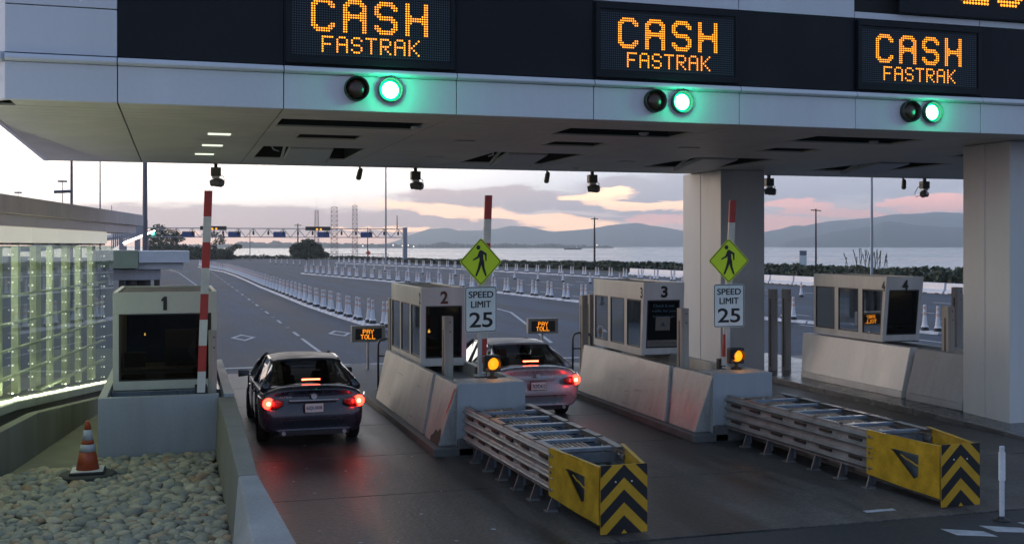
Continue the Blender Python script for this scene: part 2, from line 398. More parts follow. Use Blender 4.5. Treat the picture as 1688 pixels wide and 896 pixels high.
# soffit planks with recesses
rec = []
for mx0 in (1.55, 6.43, 11.26, 16.1, 21.0):
    rec += [(mx0 + .06, mx0 + 2.42, 17.95, 19.1), (mx0 + .6, mx0 + 1.75, 20.35, 21.25), (mx0 + .15, mx0 + 2.25, 23.0, 26.2)]
b = MB(); yy = FY + .15; first = True
xj = [-2.2] + JX
while yy < BY - .1:
    wdt = .62 if first else .42; y1 = min(yy + wdt, BY - .07)
    for i in range(len(xj) - 1):
        x0, x1 = xj[i] + .012, xj[i + 1] - .012
        if i == 0: x0 = -2.2 if yy < 17 else -2.68 - .02 * (yy - 17)
        # split in y at recess borders
        cuts = sorted({yy, y1} | {q for r_ in rec for q in (r_[2], r_[3]) if yy < q < y1 and r_[0] < x1 and r_[1] > x0})
        for ya, yb in zip(cuts, cuts[1:]):
            seg = [(x0, x1)]
            for r_ in rec:
                if r_[2] < (ya + yb) / 2 < r_[3]:
                    ns_ = []
                    for s0, s1 in seg:
                        if r_[1] <= s0 or r_[0] >= s1: ns_.append((s0, s1)); continue
                        if r_[0] > s0: ns_.append((s0, r_[0]))
                        if r_[1] < s1: ns_.append((r_[1], s1))
                    seg = ns_
            yb2 = yb - (.03 if yb == y1 else 0)
            for s0, s1 in seg: b.box(s0, s1, ya, yb2, SZ, SZ + .03)
    yy = y1; first = False
b.build('soffit', panel_soffit, can)
b = MB(); b.box(-2.68, 24, FY + .16, BY - .07, SZ + .32, SZ + .36)
for r_ in rec:
    x0, x1, y0, y1 = r_
    for q in ((x0 - .02, x0, y0, y1), (x1, x1 + .02, y0, y1), (x0, x1, y0 - .02, y0), (x0, x1, y1, y1 + .02)): b.box(*q, SZ + .031, SZ + .32)
b.build('soffit_recess', dark_in, can)
for (x0, x1, y0, y1) in rec[2::3]:
    b = MB(); a0, a1, c0, c1 = x0 + .62, x1 - .55, y0 + 1.0, y1 - .55
    b.hexa([(a0, c0, SZ + .04), (a1, c0, SZ + .04), (a1, c1, SZ - .14), (a0, c1, SZ - .14), (a0, c0, SZ + .14), (a1, c0, SZ + .14), (a1, c1, SZ - .02), (a0, c1, SZ - .02)])
    b.build('reader_panel', ltgrey, can, bevel=.02)
    for x in (a0 - .05, a1 + .05):
        b = MB(); b.bar((x, c0, SZ + .3), (x, c1 - .1, SZ - .10), .05, .05); b.build('reader_bracket', ltgrey, can)
    b = MB(); b.tube([(x0 + .12, y0 + .6, SZ + .2), (x0 + .3, y0 + 1.2, SZ + .04), (x0 + .5, y1 - .9, SZ + .1)], .018, 6); b.build('reader_cable', ltgrey, can)
for (x, y) in ((.75, 20.7), (.7, 23.05), (.6, 25.3), (5.31, 20.72), (5.6, 24.5), (10.1, 20.8), (10.3, 24.6)):
    b = MB(); b.box(x - .2, x + .2, y - .1, y + .1, SZ - .02, SZ - .003)
    lit = x < 1
    b.build('downlight', emit('downlight_lit', (.9, 1, .8), .9, (.6, .6, .55)) if lit else ltgrey, can, bevel=.008)
b = MB()
for x, y in ((3.9, 18.5), (8.0, 18.3), (12.9, 18.5), (9.9, 27), (14.2, 27.5)):
    b.lathe([(.09, 0), (.09, -.03), (.05, -.05), (.0, -.055)], (x, y, SZ - .001), 14)
split(b, 'ceiling_fitting', ltgrey, can, smooth=False)
# columns
for (x0, x1, y0, y1, zt) in ((15.30, 16.6, 17.6, 18.93, 5.515), (13.82, 15.12, 26.55, 28.85, 5.515)):
    b = MB(); b.box(x0, x1, y0, y0 + (y1 - y0) * .52 - .006, .0, zt); b.box(x0, x1, y0 + (y1 - y0) * .52 + .006, y1, 0, zt)
    b.box(x0 + .02, x1 - .02, y0 + .02, y1 - .02, 0, zt)
    o = b.build('column', panel_c, can, bevel=.02)

# LED message signs ----------------------------------------------------------
F57 = {'C': '01110 10001 10000 10000 10000 10001 01110', 'A': '01110 10001 10001 11111 10001 10001 10001',
       'S': '01110 10001 10000 01110 00001 10001 01110', 'H': '10001 10001 10001 11111 10001 10001 10001',
       'F': '11111 10000 10000 11110 10000 10000 10000', 'T': '11111 00100 00100 00100 00100 00100 00100',
       'R': '11110 10001 10001 11110 10100 10010 10001', 'K': '10001 10010 10100 11000 10100 10010 10001',
       'P': '11110 10001 10001 11110 10000 10000 10000', 'Y': '10001 10001 01010 00100 00100 00100 00100',
       'O': '01110 10001 10001 10001 10001 10001 01110', 'L': '10000 10000 10000 10000 10000 10000 11111',
       '2': '01110 10001 00001 00110 01000 10000 11111', '5': '11111 10000 11110 00001 00001 10001 01110'}
def glyph(ch, big=False):
    g = [[int(c) for c in r] for r in F57[ch].split()]
    if not big: return g
    H_, W_ = len(g), len(g[0]); o = [[0] * (W_ * 2) for _ in range(H_ * 2)]
    at = lambda i, j: g[i][j] if 0 <= i < H_ and 0 <= j < W_ else 0
    for i in range(H_):
        for j in range(W_):
            p = g[i][j]; a, c, d, e = at(i - 1, j), at(i, j + 1), at(i + 1, j), at(i, j - 1)
            q = [p, p, p, p]
            if e == a and e != d and a != c: q[0] = a
            if a == c and a != e and c != d: q[1] = c
            if d == e and d != c and e != a: q[2] = e
            if c == d and c != a and d != e: q[3] = c
            o[2 * i][2 * j], o[2 * i][2 * j + 1], o[2 * i + 1][2 * j], o[2 * i + 1][2 * j + 1] = q
    return o
def led_text(b, body, x, z, pitch, adv, y, big=False, s=.36):
    """x,z: top left"""
    for k, ch in enumerate(body):
        if ch == ' ': continue
        for i, row in enumerate(glyph(ch, big)):
            for j, on in enumerate(row):
                if on:
                    cx_, cz_ = x + (k * adv + j) * pitch, z - i * pitch; r = pitch * s
                    b.add([(cx_ + r * cos(a * pi / 4 + pi / 8), y, cz_ + r * sin(a * pi / 4 + pi / 8)) for a in range(8)], [tuple(range(8))])
pl_names = [('leftmost, nearest the white end panels of the canopy', 1.52), ('middle one, above the second pair of lane lights', 6.40), ('right one, beside the big white column', 11.23)]
for k, (nm, x0) in enumerate(pl_names):
    x1 = x0 + (2.60 if k != 0 else 2.62)
    t = thing('electronic_sign', (x0 + 1.3, FY, 6.2), 'amber cash sign, ' + nm, 'sign', 'amber lane signs on the canopy')
    b = MB(); b.box(x0 + .03, x1 - .03, FY + .0, FY + .055, 6.2, 7.40)
    for (q0, q1, r0, r1) in ((x0 + .03, x1 - .03, 7.3, 7.40), (x0 + .03, x1 - .03, 6.2, 6.30), (x0 + .03, x0 + .1, 6.30, 7.3), (x1 - .1, x1 - .03, 6.30, 7.3)):
        b.box(q0, q1, FY - .022, FY - .001, r0, r1)
    b.build('housing', black_panel, t, bevel=.004)
    p = .0358; b = MB(); off = (-.03, -.02, -.04)[k]
    xs_ = x0 + .44 + off
    led_text(b, 'CASH', xs_, 7.16, p, 13.2, FY - .006, True, .36)
    led_text(b, 'FASTRAK', xs_ + .155, 6.605, p, 6.1, FY - .006, False, .38)
    b.build('lettering', amber_dot, t, recalc=False)
    b = MB(); r = .0075
    zz = 6.34
    while zz < 7.24:
        xx = x0 + .13
        while xx < x1 - .12:
            b.quad((xx - r, FY - .003, zz - r), (xx + r, FY - .003, zz - r), (xx + r, FY - .003, zz + r), (xx - r, FY - .003, zz + r)); xx += p
        zz += p
    b.build('unlit_pixels', offled, t, recalc=False)
t = thing('electronic_sign', (14.5, FY, 7.56), 'large black dot matrix sign cut off at the top right corner above the fascia', 'sign')
b = MB(); b.box(12.06, 18.5, FY - .06, FY + .05, 7.56, 9.0); b.build('housing', black_panel, t, bevel=.01)
b = MB(); led_text(b, '25', 13.33, 8.62, .062, 11.8, FY - .07, True, .4); b.build('lettering', amber_dot, t, recalc=False)
# lane lights ------------------------------------------------------------------
for k, (xr, xg) in enumerate(((2.59, 3.10), (7.45, 7.93), (12.31, 12.76))):
    t = thing('lane_signal', ((xr + xg) / 2, FY, 5.84), ('pair of round lane lights, red dark and green lit, under the leftmost amber sign',
              'pair of round lane lights, red dark and green lit, under the middle amber sign',
              'pair of round lane lights, red dark and green lit, beside the big white column')[k], 'traffic light', 'lane lights on the canopy fascia')
    for x, lit in ((xr, 0), (xg, 1)):
        b = MB(); b.lathe([(.150, 0), (.165, -.02), (.175, -.10), (.185, -.10), (.185, .03)], (x, FY + .02, 5.85), 28, 'y'); b.build('visor', blackm if not lit else mat('green_lit_ring', (.03, .12, .08), .4), t, smooth=True)
        b = MB()
        if not lit: b.lathe([(0, -.055), (.08, -.05), (.13, -.03), (.155, .012)], (x, FY + .01, 5.85), 28, 'y'); b.build('red_lens', lens_red, t, smooth=True)
        else:
            b.lathe([(0, -.075), (.06, -.07), (.10, -.05), (.125, -.02)], (x, FY + .01, 5.85), 28, 'y'); b.build('green_lens', green_core, t, smooth=True)
            b = MB(); b.lathe([(.126, -.018), (.150, -.01), (.155, .012)], (x, FY + .01, 5.85), 28, 'y'); b.build('green_rim', green_rim, t, smooth=True)
            lightobj('POINT', (x, FY - .32, 5.85), (13, 9, 7)[k], (.02, 1, .42), .10, t)
# cameras under the rear edge -------------------------------------------------
def camera_unit(loc, label, flip=1):
    # drawn full size, then scaled about the hanging point
    t = thing('enforcement_camera', loc, label, 'camera', 'cameras hanging under the canopy'); x, y, z = loc
    b = MB(); b.box(x - .05, x + .05, y - .04, y + .04, z - .1, z); b.build('bracket', blackm, t, bevel=.005)
    b = MB(); b.box(x - .15, x + .15, y - .12, y + .12, z - .34, z - .1); b.build('housing', mat('camera_olive', (.10, .10, .07), .5), t, bevel=.02)
    b = MB(); b.box(x - .11, x + .11, y - .09, y + .09, z - .40, z - .343); b.build('infrared_lamp', mat('lamp_cover', (.6, .6, .55), .3), t, bevel=.005)
    b = MB(); b.tube([(x - .14 * flip, y + .05, z - .53), (x, y - .02, z - .50), (x + .16 * flip, y - .12, z - .53)], [.09, .115, .12], 16); b.tube([(x + .16 * flip, y - .12, z - .53), (x + .20 * flip, y - .15, z - .535)], [.10, .09], 16)
    b.tube([(x, y, z - .45), (x, y, z - .405)], .03, 8)
    b.build('camera_head', mat('camera_grey', (.09, .09, .085), .4), t, smooth=False)
    b = MB(); b.tube([(x + .14, y, z - .3), (x + .24, y, z - .36), (x + .25, y, z - .52), (x + .14, y, z - .62), (x - .02, y, z - .62)] if flip > 0 else
                     [(x - .14, y, z - .2), (x - .30, y, z - .33), (x - .42, y, z - .50), (x - .36, y, z - .62), (x - .14, y, z - .55)], .012, 6); b.build('cable', blackm, t, smooth=True)
    t.scale = (.82, .82, .9)
camera_unit((.94, 28.3, SZ), 'camera with a looped cable hanging above the striped pole of booth one', 1)
camera_unit((5.95, 28.3, SZ), 'camera with a white lamp bar, third hanging device from the left under the canopy', 1)
camera_unit((10.85, 28.3, SZ), 'camera with a white lamp bar hanging over the middle of the bay view', 1)
camera_unit((16.25, 28.3, SZ), 'camera hanging just right of the rear white column', 1)
camera_unit((21.5, 28.3, SZ), 'camera with a long drooping cable hanging over booth four, rightmost device', -1)
for x, lb in ((4.5, 'small tilted tube device hanging left of the second camera'), (9.55, 'small tube device hanging left of the third camera'),
              (14.4, 'small tube device hanging in front of the rear white column'), (20.75, 'small tilted tube device hanging left of the rightmost camera')):
    t = thing('hanging_sensor', (x, 28.3, SZ), lb, 'sensor', 'small sensors hanging under the canopy')
    b = MB(); b.tube([(x, 28.3, SZ), (x, 28.3, SZ - .07)], .025, 8); b.build('bracket', blackm, t)
    b = MB(); b.tube([(x + .03, 28.3, SZ - .06), (x + .01, 28.27, SZ - .1), (x - .05, 28.2, SZ - .30), (x - .055, 28.19, SZ - .33)], [.05, .065, .07, .05], 12); b.build('sensor_tube', MATS['camera_olive'], t, smooth=True)

# ================================================================== toll islands
desk_m = mat('desk_dark', (.05, .045, .04), .5); warm_lamp = emit('warm_lamp', (1, .55, .12), 6)
def booth(x0, x1, yf, yb, z0, z1, num, label, lean, paint, lamp, poster=False, numcol=None, wide=False):
    t = thing('toll_booth', ((x0 + x1) / 2, (yf + yb) / 2, z0), label, 'booth', 'toll booths')
    wz0, wz1 = z0 + .16, z0 + (1.2 if not wide else 1.33)
    wf0, wf1 = x0 + .10, x1 - .10
    th = .07
    def warp(q):
        x, y, z = q; k = max(0, 1 - (y - yf) / .8); return (x, y + lean * k * (1 - (z - z0) / (z1 - z0)), z)
    b = MB()
    for yy0, yy1 in ((yf, yf + th), (yb - th, yb)):
        b.box(x0, x1, yy0, yy1, z0, wz0); b.box(x0, x1, yy0, yy1, wz1, z1)
        b.box(x0, wf0, yy0, yy1, wz0, wz1); b.box(wf1, x1, yy0, yy1, wz0, wz1)
    n = 3; ya, yb_ = yf + th, yb - th; mull = .09
    wins = []
    seg = (yb_ - ya - mull * 2) / n
    for k in range(n): wins.append((ya + mull * (k) + seg * k + .05, ya + mull * k + seg * (k + 1) - (.03)))
    for xx0, xx1 in ((x0, x0 + th), (x1 - th, x1)):
        b.box(xx0, xx1, ya, yb_, z0, wz0); b.box(xx0, xx1, ya, yb_, wz1, z1)
        e = [ya] + [q for w_ in wins for q in w_] + [yb_]
        for k in range(0, len(e), 2): b.box(xx0, xx1, e[k], e[k + 1], wz0, wz1)
    b.build('wall', paint, t, bevel=.006, warp=warp)
    b = MB(); b.box(x0 + .09, x1 - .09, yf + .09, yb - .09, z1 - .06, z1 - .03); b.build('roof', mat('dark_roof', (.06, .06, .055), .8), t)
    fmt = mat('dark_gasket', (.02, .02, .02), .5)
    def pane(nm, P0, P1, P2, P3, out):
        # frame ring + glass
        o = Vector(out); q = [Vector(p) for p in (P0, P1, P2, P3)]; c = sum(q, Vector()) / 4
        ins = [p + (c - p).normalized() * .035 for p in q]
        f = MB()
        for k in range(4):
            a, b2, c2, d2 = q[k], q[(k + 1) % 4], ins[(k + 1) % 4], ins[k]
            f.hexa([a - o * .03, b2 - o * .03, c2 - o * .03, d2 - o * .03, a + o * .004, b2 + o * .004, c2 + o * .004, d2 + o * .004])
        fr_ = f.build('window', fmt, t, warp=warp)
        g_ = MB(); g_.quad(*[p - o * .012 for p in ins]); g_.build('pane', glz, fr_, recalc=False, warp=warp)
    pane('f', (wf0, yf, wz0), (wf1, yf, wz0), (wf1, yf, wz1), (wf0, yf, wz1), (0, -1, 0))
    pane('b', (wf0, yb, wz0), (wf1, yb, wz0), (wf1, yb, wz1), (wf0, yb, wz1), (0, 1, 0))
    for (ya1, yb1) in wins:
        pane('l', (x0, ya1, wz0), (x0, yb1, wz0), (x0, yb1, wz1), (x0, ya1, wz1), (-1, 0, 0))
        pane('r', (x1, ya1, wz0), (x1, yb1, wz0), (x1, yb1, wz1), (x1, ya1, wz1), (1, 0, 0))
    # interior: desk, till screen, chair back, curtain, cabinet
    xm = (x0 + x1) / 2
    b = MB(); b.box(x0 + .1, x1 - .1, yf + .2, yf + .65, z0 + .30, z0 + .34); b.box(x0 + .12, x0 + .5, yf + 1.6, yf + 2.0, z0 + .02, z0 + .5)
    b.box(xm - .02, x1 - .1, yf + 1.9, yf + 2.3, z0 + .02, z0 + .9); b.box(x0 + .075, x1 - .075, yf + .08, yb - .08, z0, z0 + .02)
    b.box(x0 + .075, x1 - .075, yf + .1, yb - .1, z1 - .16, z1 - .1)
    b.build('desk', desk_m, t)
    b = MB(); b.hexa([(xm + .05, yf + .35, z0 + .42), (x1 - .18, yf + .4, z0 + .42), (x1 - .18, yf + .44, z0 + .42), (xm + .05, yf + .39, z0 + .42),
                      (xm + .05, yf + .38, z0 + .70), (x1 - .18, yf + .43, z0 + .70), (x1 - .18, yf + .47, z0 + .70), (xm + .05, yf + .42, z0 + .70)])
    b.box(xm + .16, xm + .2, yf + .40, yf + .42, z0 + .34, z0 + .43)
    b.build('till_screen', mat('screen_plastic', (.10, .10, .10), .4), t, bevel=.005)
    if lamp:
        for (lx, ly, lz, r_) in lamp:
            b = MB(); b.lathe([(0, -r_), (r_ * .8, -r_ * .5), (r_, 0), (r_ * .7, r_ * .7), (0, r_)], (lx, ly, lz), 10); b.tube([(lx, ly, lz + r_), (lx, ly, lz + r_ + .02)], .01, 6)
            b.build('desk_lamp', warm_lamp, t, smooth=True)
        lightobj('POINT', (xm, yf + 1.0, z1 - .35), 7 if not wide else 16, (1, .70, .36), .08, t)
    if not wide:
        b = MB(); z = wz0
        while z < wz1: b.hexa([(x1 - .16, yf + .3, z), (x1 - .10, yf + .3, z - .02), (x1 - .10, yb - .12, z - .02), (x1 - .16, yb - .12, z), (x1 - .16, yf + .3, z + .004), (x1 - .10, yf + .3, z - .016), (x1 - .10, yb - .12, z - .016), (x1 - .16, yb - .12, z + .004)]); z += .034
        b.box(x1 - .098, x1 - .092, yf + .3, yb - .12, wz0, wz1); b.box(x0 + .1, x1 - .17, yb - .12, yb - .11, wz0, wz1)
        b.build('light_blocker', mat('light_blocker_grey', (.10, .10, .09), .6), t)  # slats and boards added inside to keep the windows dark
    # numbers
    nm_ = numcol or ink
    if num == '1':
        b = MB(); xc, zc = xm - .02, z1 - .20
        b.prism([(xc - .018, zc - .12), (xc + .045, zc - .12), (xc + .045, zc + .12), (xc - .005, zc + .12), (xc - .05, zc + .075), (xc - .05, zc + .03), (xc - .018, zc + .045)], 'y', yf - .004, yf - .001); b.build('number', ink, t)
    else: text('number', num, .155, .25, (xm if num != '1' else xm - .02, yf - .003, z1 - .20), nm_, t, bold=.032)
    if not wide: text('number', num, .13, .24, (x0 - .003, yf + .13, z1 - .22), ink, t, rot=(R(90), 0, R(-90)), bold=.032)
    if poster:
        b = MB(); b.box(wf0 + .02, wf1 - .02, yf + .015, yf + .02, wz0 + .03, wz1 - .03)
        pm = mat('teal_poster', (.015, .06, .085), .5); po = b.build('poster', pm, t, warp=warp)
        g2 = mat('poster_grey', (.16, .15, .13), .5); tm = mat('poster_text', (.06, .14, .19), .5)
        b = MB(); b.box(wf0 + .02, wf1 - .02, yf + .008, yf + .013, wz0 + .03, wz0 + .17); b.box(xm - .17, xm + .17, yf + .008, yf + .013, wz0 + .38, wz0 + .68); b.build('poster_band', g2, po, warp=warp)
        b = MB(); b.prism([(xm - .06, wz0 + .47), (xm + .06, wz0 + .47), (xm, wz0 + .57)], 'y', yf + .003, yf + .006); b.build('poster_emblem', pm, po, warp=warp)
        for i, (s_, w_) in enumerate((('Check it out', .5), ('traffic for you', .56), ('before you go', .5))):
            text('poster_text', s_, w_, .06, (xm, yf + .008 + .02, wz1 - .12 - i * .12), tm, po)
        text('poster_text', 'Call 511 - 511.org', .62, .07, (xm, yf + .11, wz0 + .10), mat('poster_dark', (.05, .05, .05), .5), po)
    return t
red_num = mat('faded_red_number', (.11, .04, .025), .5)
booth(4.66, 5.60, 21.62, 24.8, 1.1, 2.67, '2', 'grey toll booth numbered 2 in faded red, behind the left speed limit sign', .05, booth_p, [(4.95, 22.2, 1.75, .03)], numcol=red_num)
booth(9.62, 10.58, 22.0, 25.0, 1.13, 2.71, '3', 'grey toll booth numbered 3 with a teal poster in its front window', .13, booth_p, None, poster=True)
booth(15.62, 16.62, 21.9, 24.95, 1.28, 2.79, '4', 'grey toll booth numbered 4 with amber glow inside, left of the big white column', .18, booth_p, [(16.0, 22.6, 2.05, .035), (15.85, 22.45, 2.5, .02), (16.1, 22.7, 1.72, .02)])
booth(-1.05, .70, 20.45, 23.7, .98, 2.69, '1', 'grey toll booth numbered 1, green lamplight in its colour, one wide dark window', .04, booth_1, [(-.55, 21.7, 1.85, .015), (-.4, 21.2, 2.28, .008)], wide=True)

def barrier(parent, x_bot, x_top, pieces, side=1, zb=.15, zt=1.17):
    for (yb0, yb1, yt0, yt1) in pieces:
        b = MB(); k = .1 * side
        b.hexa([(x_bot, yb0, zb), (x_bot, yb1, zb), (x_bot + 3.5 * k, yb1, zb), (x_bot + 3.5 * k, yb0, zb),
                (x_top, yt0, zt), (x_top, yt1, zt), (x_top + k, yt1, zt), (x_top + k, yt0, zt)])
        b.build('armour_plate', armour, parent, bevel=.012)
def island(dx, label, yoff=0, first=True):
    t = thing('toll_island', (5.1 + dx, 21, 0), label, 'barrier', 'armoured toll islands')
    x = 5.1 + dx
    b = MB()  # kerb slab
    b.prism([(x - 1.02, 17.9), (x + .78, 17.9), (x + .85, 18.6), (x + .85, 31), (x - .2, 31.6), (x - 1.02, 31)], 'z', 0, .15); b.build('kerb', curbm, t, bevel=.02)
    barrier(t, x - .90, x - .60, [(19.42, 24.2, 19.84, 24.6), (18.15, 19.22, 18.02, 19.62)])
    barrier(t, x + .74, x + .56, [(19.42, 24.2, 19.84, 24.6)], -1)
    b = MB()  # narrow dark upright between plates, and white ledge on top
    b.hexa([(x - .84, 19.24, .15), (x - .84, 19.40, .15), (x - .5, 19.40, .15), (x - .5, 19.24, .15), (x - .56, 19.64, 1.14), (x - .56, 19.82, 1.14), (x - .45, 19.82, 1.14), (x - .45, 19.64, 1.14)])
    b.build('upright', steel_b, t)
    b = MB(); b.box(x - .60, x + .59, 18.0, 18.14, .0, 1.2); b.box(x - .6, x - .5, 18.14, 19.6, .15, 1.168); b.box(x + .49, x + .59, 18.14, 19.8, 0, 1.2)
    b.box(x - .5, x + .49, 18.14, 18.7, 1.12, 1.2); b.box(x - .44, x + .44, 18.8, 24.9, .15, .95); b.build('block', blockp, t, bevel=.012)
    b = MB(); b.box(x - .62, x + .6, 17.955, 17.99, .0, .28); b.box(x - .60, x - .35, 17.90, 17.95, 0, .30); b.build('plinth', curbm, t, bevel=.01)
    b = MB(); b.box(x - .5, x + .5, 24.92, 25.0, .15, 1.05); b.build('rear_plate', armour, t)
    return t
island(0, 'armoured island with a blue grey front block below booth two, red scrape on its corner')
island(4.72 + .0, 'armoured island with a blue grey front block below booth three')
def scuffs(parent, xb, xt, y0, y1, n, seed, m, zb=.15, zt=1.17, sy=0):
    rnd = random.Random(seed)
    for _ in range(n):
        f = rnd.random() ** 1.3 * .75 + .05; y = rnd.uniform(y0 + .2, y1 - .5); l = rnd.uniform(.08, .7); h = rnd.uniform(.003, .009); sl = rnd.uniform(-.12, .12)
        def P_(yy, ff): return (xb + (xt - xb) * ff - .004, yy, zb + (zt - zb) * ff)
        b = MB(); top = []; bot = []
        for k in range(7):
            g = k / 6; w_ = h * (1 - (2 * g - 1) ** 2) * rnd.uniform(.5, 1.3) + .001; top.append(P_(y + l * g, f + sl * l * g + w_)); bot.append(P_(y + l * g, f + sl * l * g - w_))
        b.add(top + bot, [(k, k + 1, 8 + k, 7 + k) for k in range(6)]); b.build('scuff_mark', m, parent, recalc=False)
blk_s = mat('rubber_scuff', (.17, .16, .15), .7); rust_s = mat('rust_patch', (.07, .05, .04), .9, var=.5, scale=14, fine=.4, bump=.6); red_s = mat('red_scrape', (.45, .04, .03), .6)
for isl, dx, sd_ in ((bpy.data.objects['toll_island'], 0, 4), (bpy.data.objects['toll_island.001'], 4.72, 9)):
    scuffs(isl, 4.2 + dx, 4.5 + dx, 19.9, 24.2, 6, sd_, blk_s)
isl = bpy.data.objects['toll_island']
b = MB(); q = lambda yy, f: (4.2 + .3 * f - .006, yy, .15 + 1.02 * f)
b.add([q(18.16, .0), q(18.75, .0), q(18.78, .08), q(18.66, .13), q(18.55, .22), q(18.40, .20), q(18.30, .27), q(18.20, .24), q(18.13, .12)], [tuple(range(9))]); b.build('rust_patch', rust_s, isl, recalc=False)
b = MB(); b.add([q(18.06, .93), q(18.13, .95), q(18.16, .80), q(18.24, .52), q(18.20, .50), q(18.10, .70)], [tuple(range(6))]); b.build('red_scrape', red_s, isl, recalc=False)
# island 4: longer slab with a light concrete barrier
t = thing('toll_island', (16, 22, 0), 'wide island of wet dark concrete with two pale sloping barriers below booth four', 'barrier', 'armoured toll islands')
b = MB(); b.hexa([(14.6, 19.6, 0), (17.8, 19.6, 0), (17.8, 31, 0), (14.6, 31, 0), (14.6, 19.6, .15), (17.8, 19.6, .15), (17.8, 31, .15), (14.6, 31, .15)])
b.hexa([(14.55, 14.0, 0), (17.5, 14.0, 0), (17.8, 19.58, 0), (14.6, 19.58, 0), (14.55, 14.0, .02), (17.5, 14.0, .02), (17.8, 19.58, .15), (14.6, 19.58, .15)])
b.build('kerb', mat('wet_kerb', (.10, .10, .10), .28, var=.5, scale=1.2, bump=.1), t, bevel=.02)
for (yb0, yb1, yt0, yt1) in ((20.9, 25.0, 20.95, 25.35), (18.95, 20.75, 18.95, 20.75)):
    b = MB(); b.hexa([(15.28, yb0, .15), (15.28, yb1, .15), (16.2, yb1, .15), (16.2, yb0, .15), (15.28, yb0, .3), (15.28, yb1, .3), (16.2, yb1, .3), (16.2, yb0, .3)])
    b.hexa([(15.29, yb0, .302), (15.29, yb1, .302), (16.1, yb1, .302), (16.1, yb0, .302), (15.55, yt0, 1.25), (15.55, yt1, 1.25), (15.75, yt1, 1.25), (15.75, yt0, 1.25)])
    b.build('barrier', conc_l if yb0 < 20 else mat('pale_armour', (.62, .61, .59), .5, metal=.15, var=.2, scale=2, streak=1), t, bevel=.012)
b = MB(); b.box(15.76, 16.6, 19, 25.1, .3, 1.1); b.box(16.62, 16.9, 18.95, 25.1, .15, 1.2); b.build('block', blockp, t, bevel=.01)

# block 1 enclosure (hollow) below booth one
t = thing('booth_base', (-.2, 20.5, 0), 'blue grey hollow base box under booth one at the edge of the pebbles', 'barrier')
b = MB(); X0, X1, Y0, Y1, ZT = -1.2, .66, 19.0, 24.2, 1.05
b.hexa([(X0, Y0, 0), (X1, Y0, 0), (X1, Y0 + .16, 0), (X0, Y0 + .16, 0), (X0, Y0, ZT), (X1 + .02, Y0, ZT), (X1 + .02, Y0 + .14, ZT), (X0, Y0 + .14, ZT)])
b.hexa([(X0, Y0 + .162, 0), (X0 + .1, Y0 + .162, 0), (X0 + .1, Y1, 0), (X0, Y1, 0), (X0 , Y0 + .142, ZT), (X0 + .13, Y0 + .142, ZT), (X0 + .13, Y1, ZT + .06), (X0, Y1, ZT + .06)])
b.hexa([(X1 + .1, Y0 + .0, 0), (X1 + .27, Y0 + .0, 0), (X1 + .27, Y1, 0), (X1 + .1, Y1, 0), (X1 + .1, Y0 + .0, ZT), (X1 + .27, Y0 + .0, ZT), (X1 + .27, Y1, ZT + .06), (X1 + .1, Y1, ZT + .06)])
b.build('shell', blockp, t, bevel=.01)
b = MB(); b.box(X0 + .14, X1 + .09, Y0 + .17, Y1, 0, .62); b.box(X0 + .14, X1 + .09, 20.3, Y1, .621, .97); b.build('inner_tray', mat('tray_blue', (.10, .13, .18), .3), t)

# ================================================================== poles, posts, signs
def gate_arm(x, y, zb, zt, dxt, label):
    t = thing('barrier_arm', (x, y, zb), label, 'gate arm', 'raised striped gate arms')
    n = 8; b = MB(); seg = (zt - zb) / n * 1.0
    hs = []; z = zt
    while z > zb: hs.append(z); z -= .43
    hs.append(zb)
    for i in range(len(hs) - 1):
        b.mi = 0 if i % 2 == 0 else 1
        f = lambda z_: x + dxt * (z_ - zb) / (zt - zb)
        xa, xb = f(hs[i + 1]), f(hs[i]); w = .065
        b.hexa([(xa - w, y - .025, hs[i + 1]), (xa + w, y - .025, hs[i + 1]), (xa + w, y + .025, hs[i + 1]), (xa - w, y + .025, hs[i + 1]),
                (xb - w, y - .025, hs[i]), (xb + w, y - .025, hs[i]), (xb + w, y + .025, hs[i]), (xb - w, y + .025, hs[i])])
    b.build('striped_arm', [red_p, white_p], t)
    b = MB(); b.box(x - .10, x + .10, y + .03, y + .16, zb - .12, zb + .12); b.build('pivot', blackm, t, bevel=.01)
gate_arm(.40, 19.22, 1.06, 4.42, .12, 'red and white striped gate arm raised upright in front of booth one')
gate_arm(5.28, 19.3, 1.2, 4.41, .12, 'red and white striped gate arm raised behind the left pedestrian sign')
gate_arm(10.13, 19.3, 1.2, 4.38, .17, 'red and white striped gate arm raised behind the right pedestrian sign')
def ped_figure(b, cx_, y, cz, s):
    k = [0]
    def stroke(p, q, r0, r1):
        k[0] += 1
        a = Vector(p); c = Vector(q); d = (c - a).normalized(); n_ = Vector((-d.y, d.x)); pts = []
        for i in range(7): th = pi / 2 + pi * i / 6; pts.append(a + (d * cos(th) + n_ * sin(th)) * r0)
        for i in range(7): th = -pi / 2 + pi * i / 6; pts.append(c + (d * cos(th) + n_ * sin(th)) * r1)
        yy = y - .0006 * k[0]
        b.add([(cx_ + p_.x * s, yy, cz + p_.y * s) for p_ in pts], [tuple(range(len(pts)))])
    stroke((-.13, .63), (-.129, .631), .10, .10)
    stroke((.0, .40), (.03, .05), .115, .095); stroke((-.06, .40), (-.15, .2), .055, .045); stroke((-.15, .2), (-.38, .08), .048, .03)
    stroke((.07, .42), (.24, .33), .06, .05); stroke((.24, .33), (.25, .06), .048, .032)
    stroke((-.0, .02), (-.10, -.28), .085, .06); stroke((-.10, -.28), (-.24, -.60), .06, .042)
    stroke((.07, .02), (.12, -.28), .085, .06); stroke((.12, -.28), (.24, -.60), .06, .042)
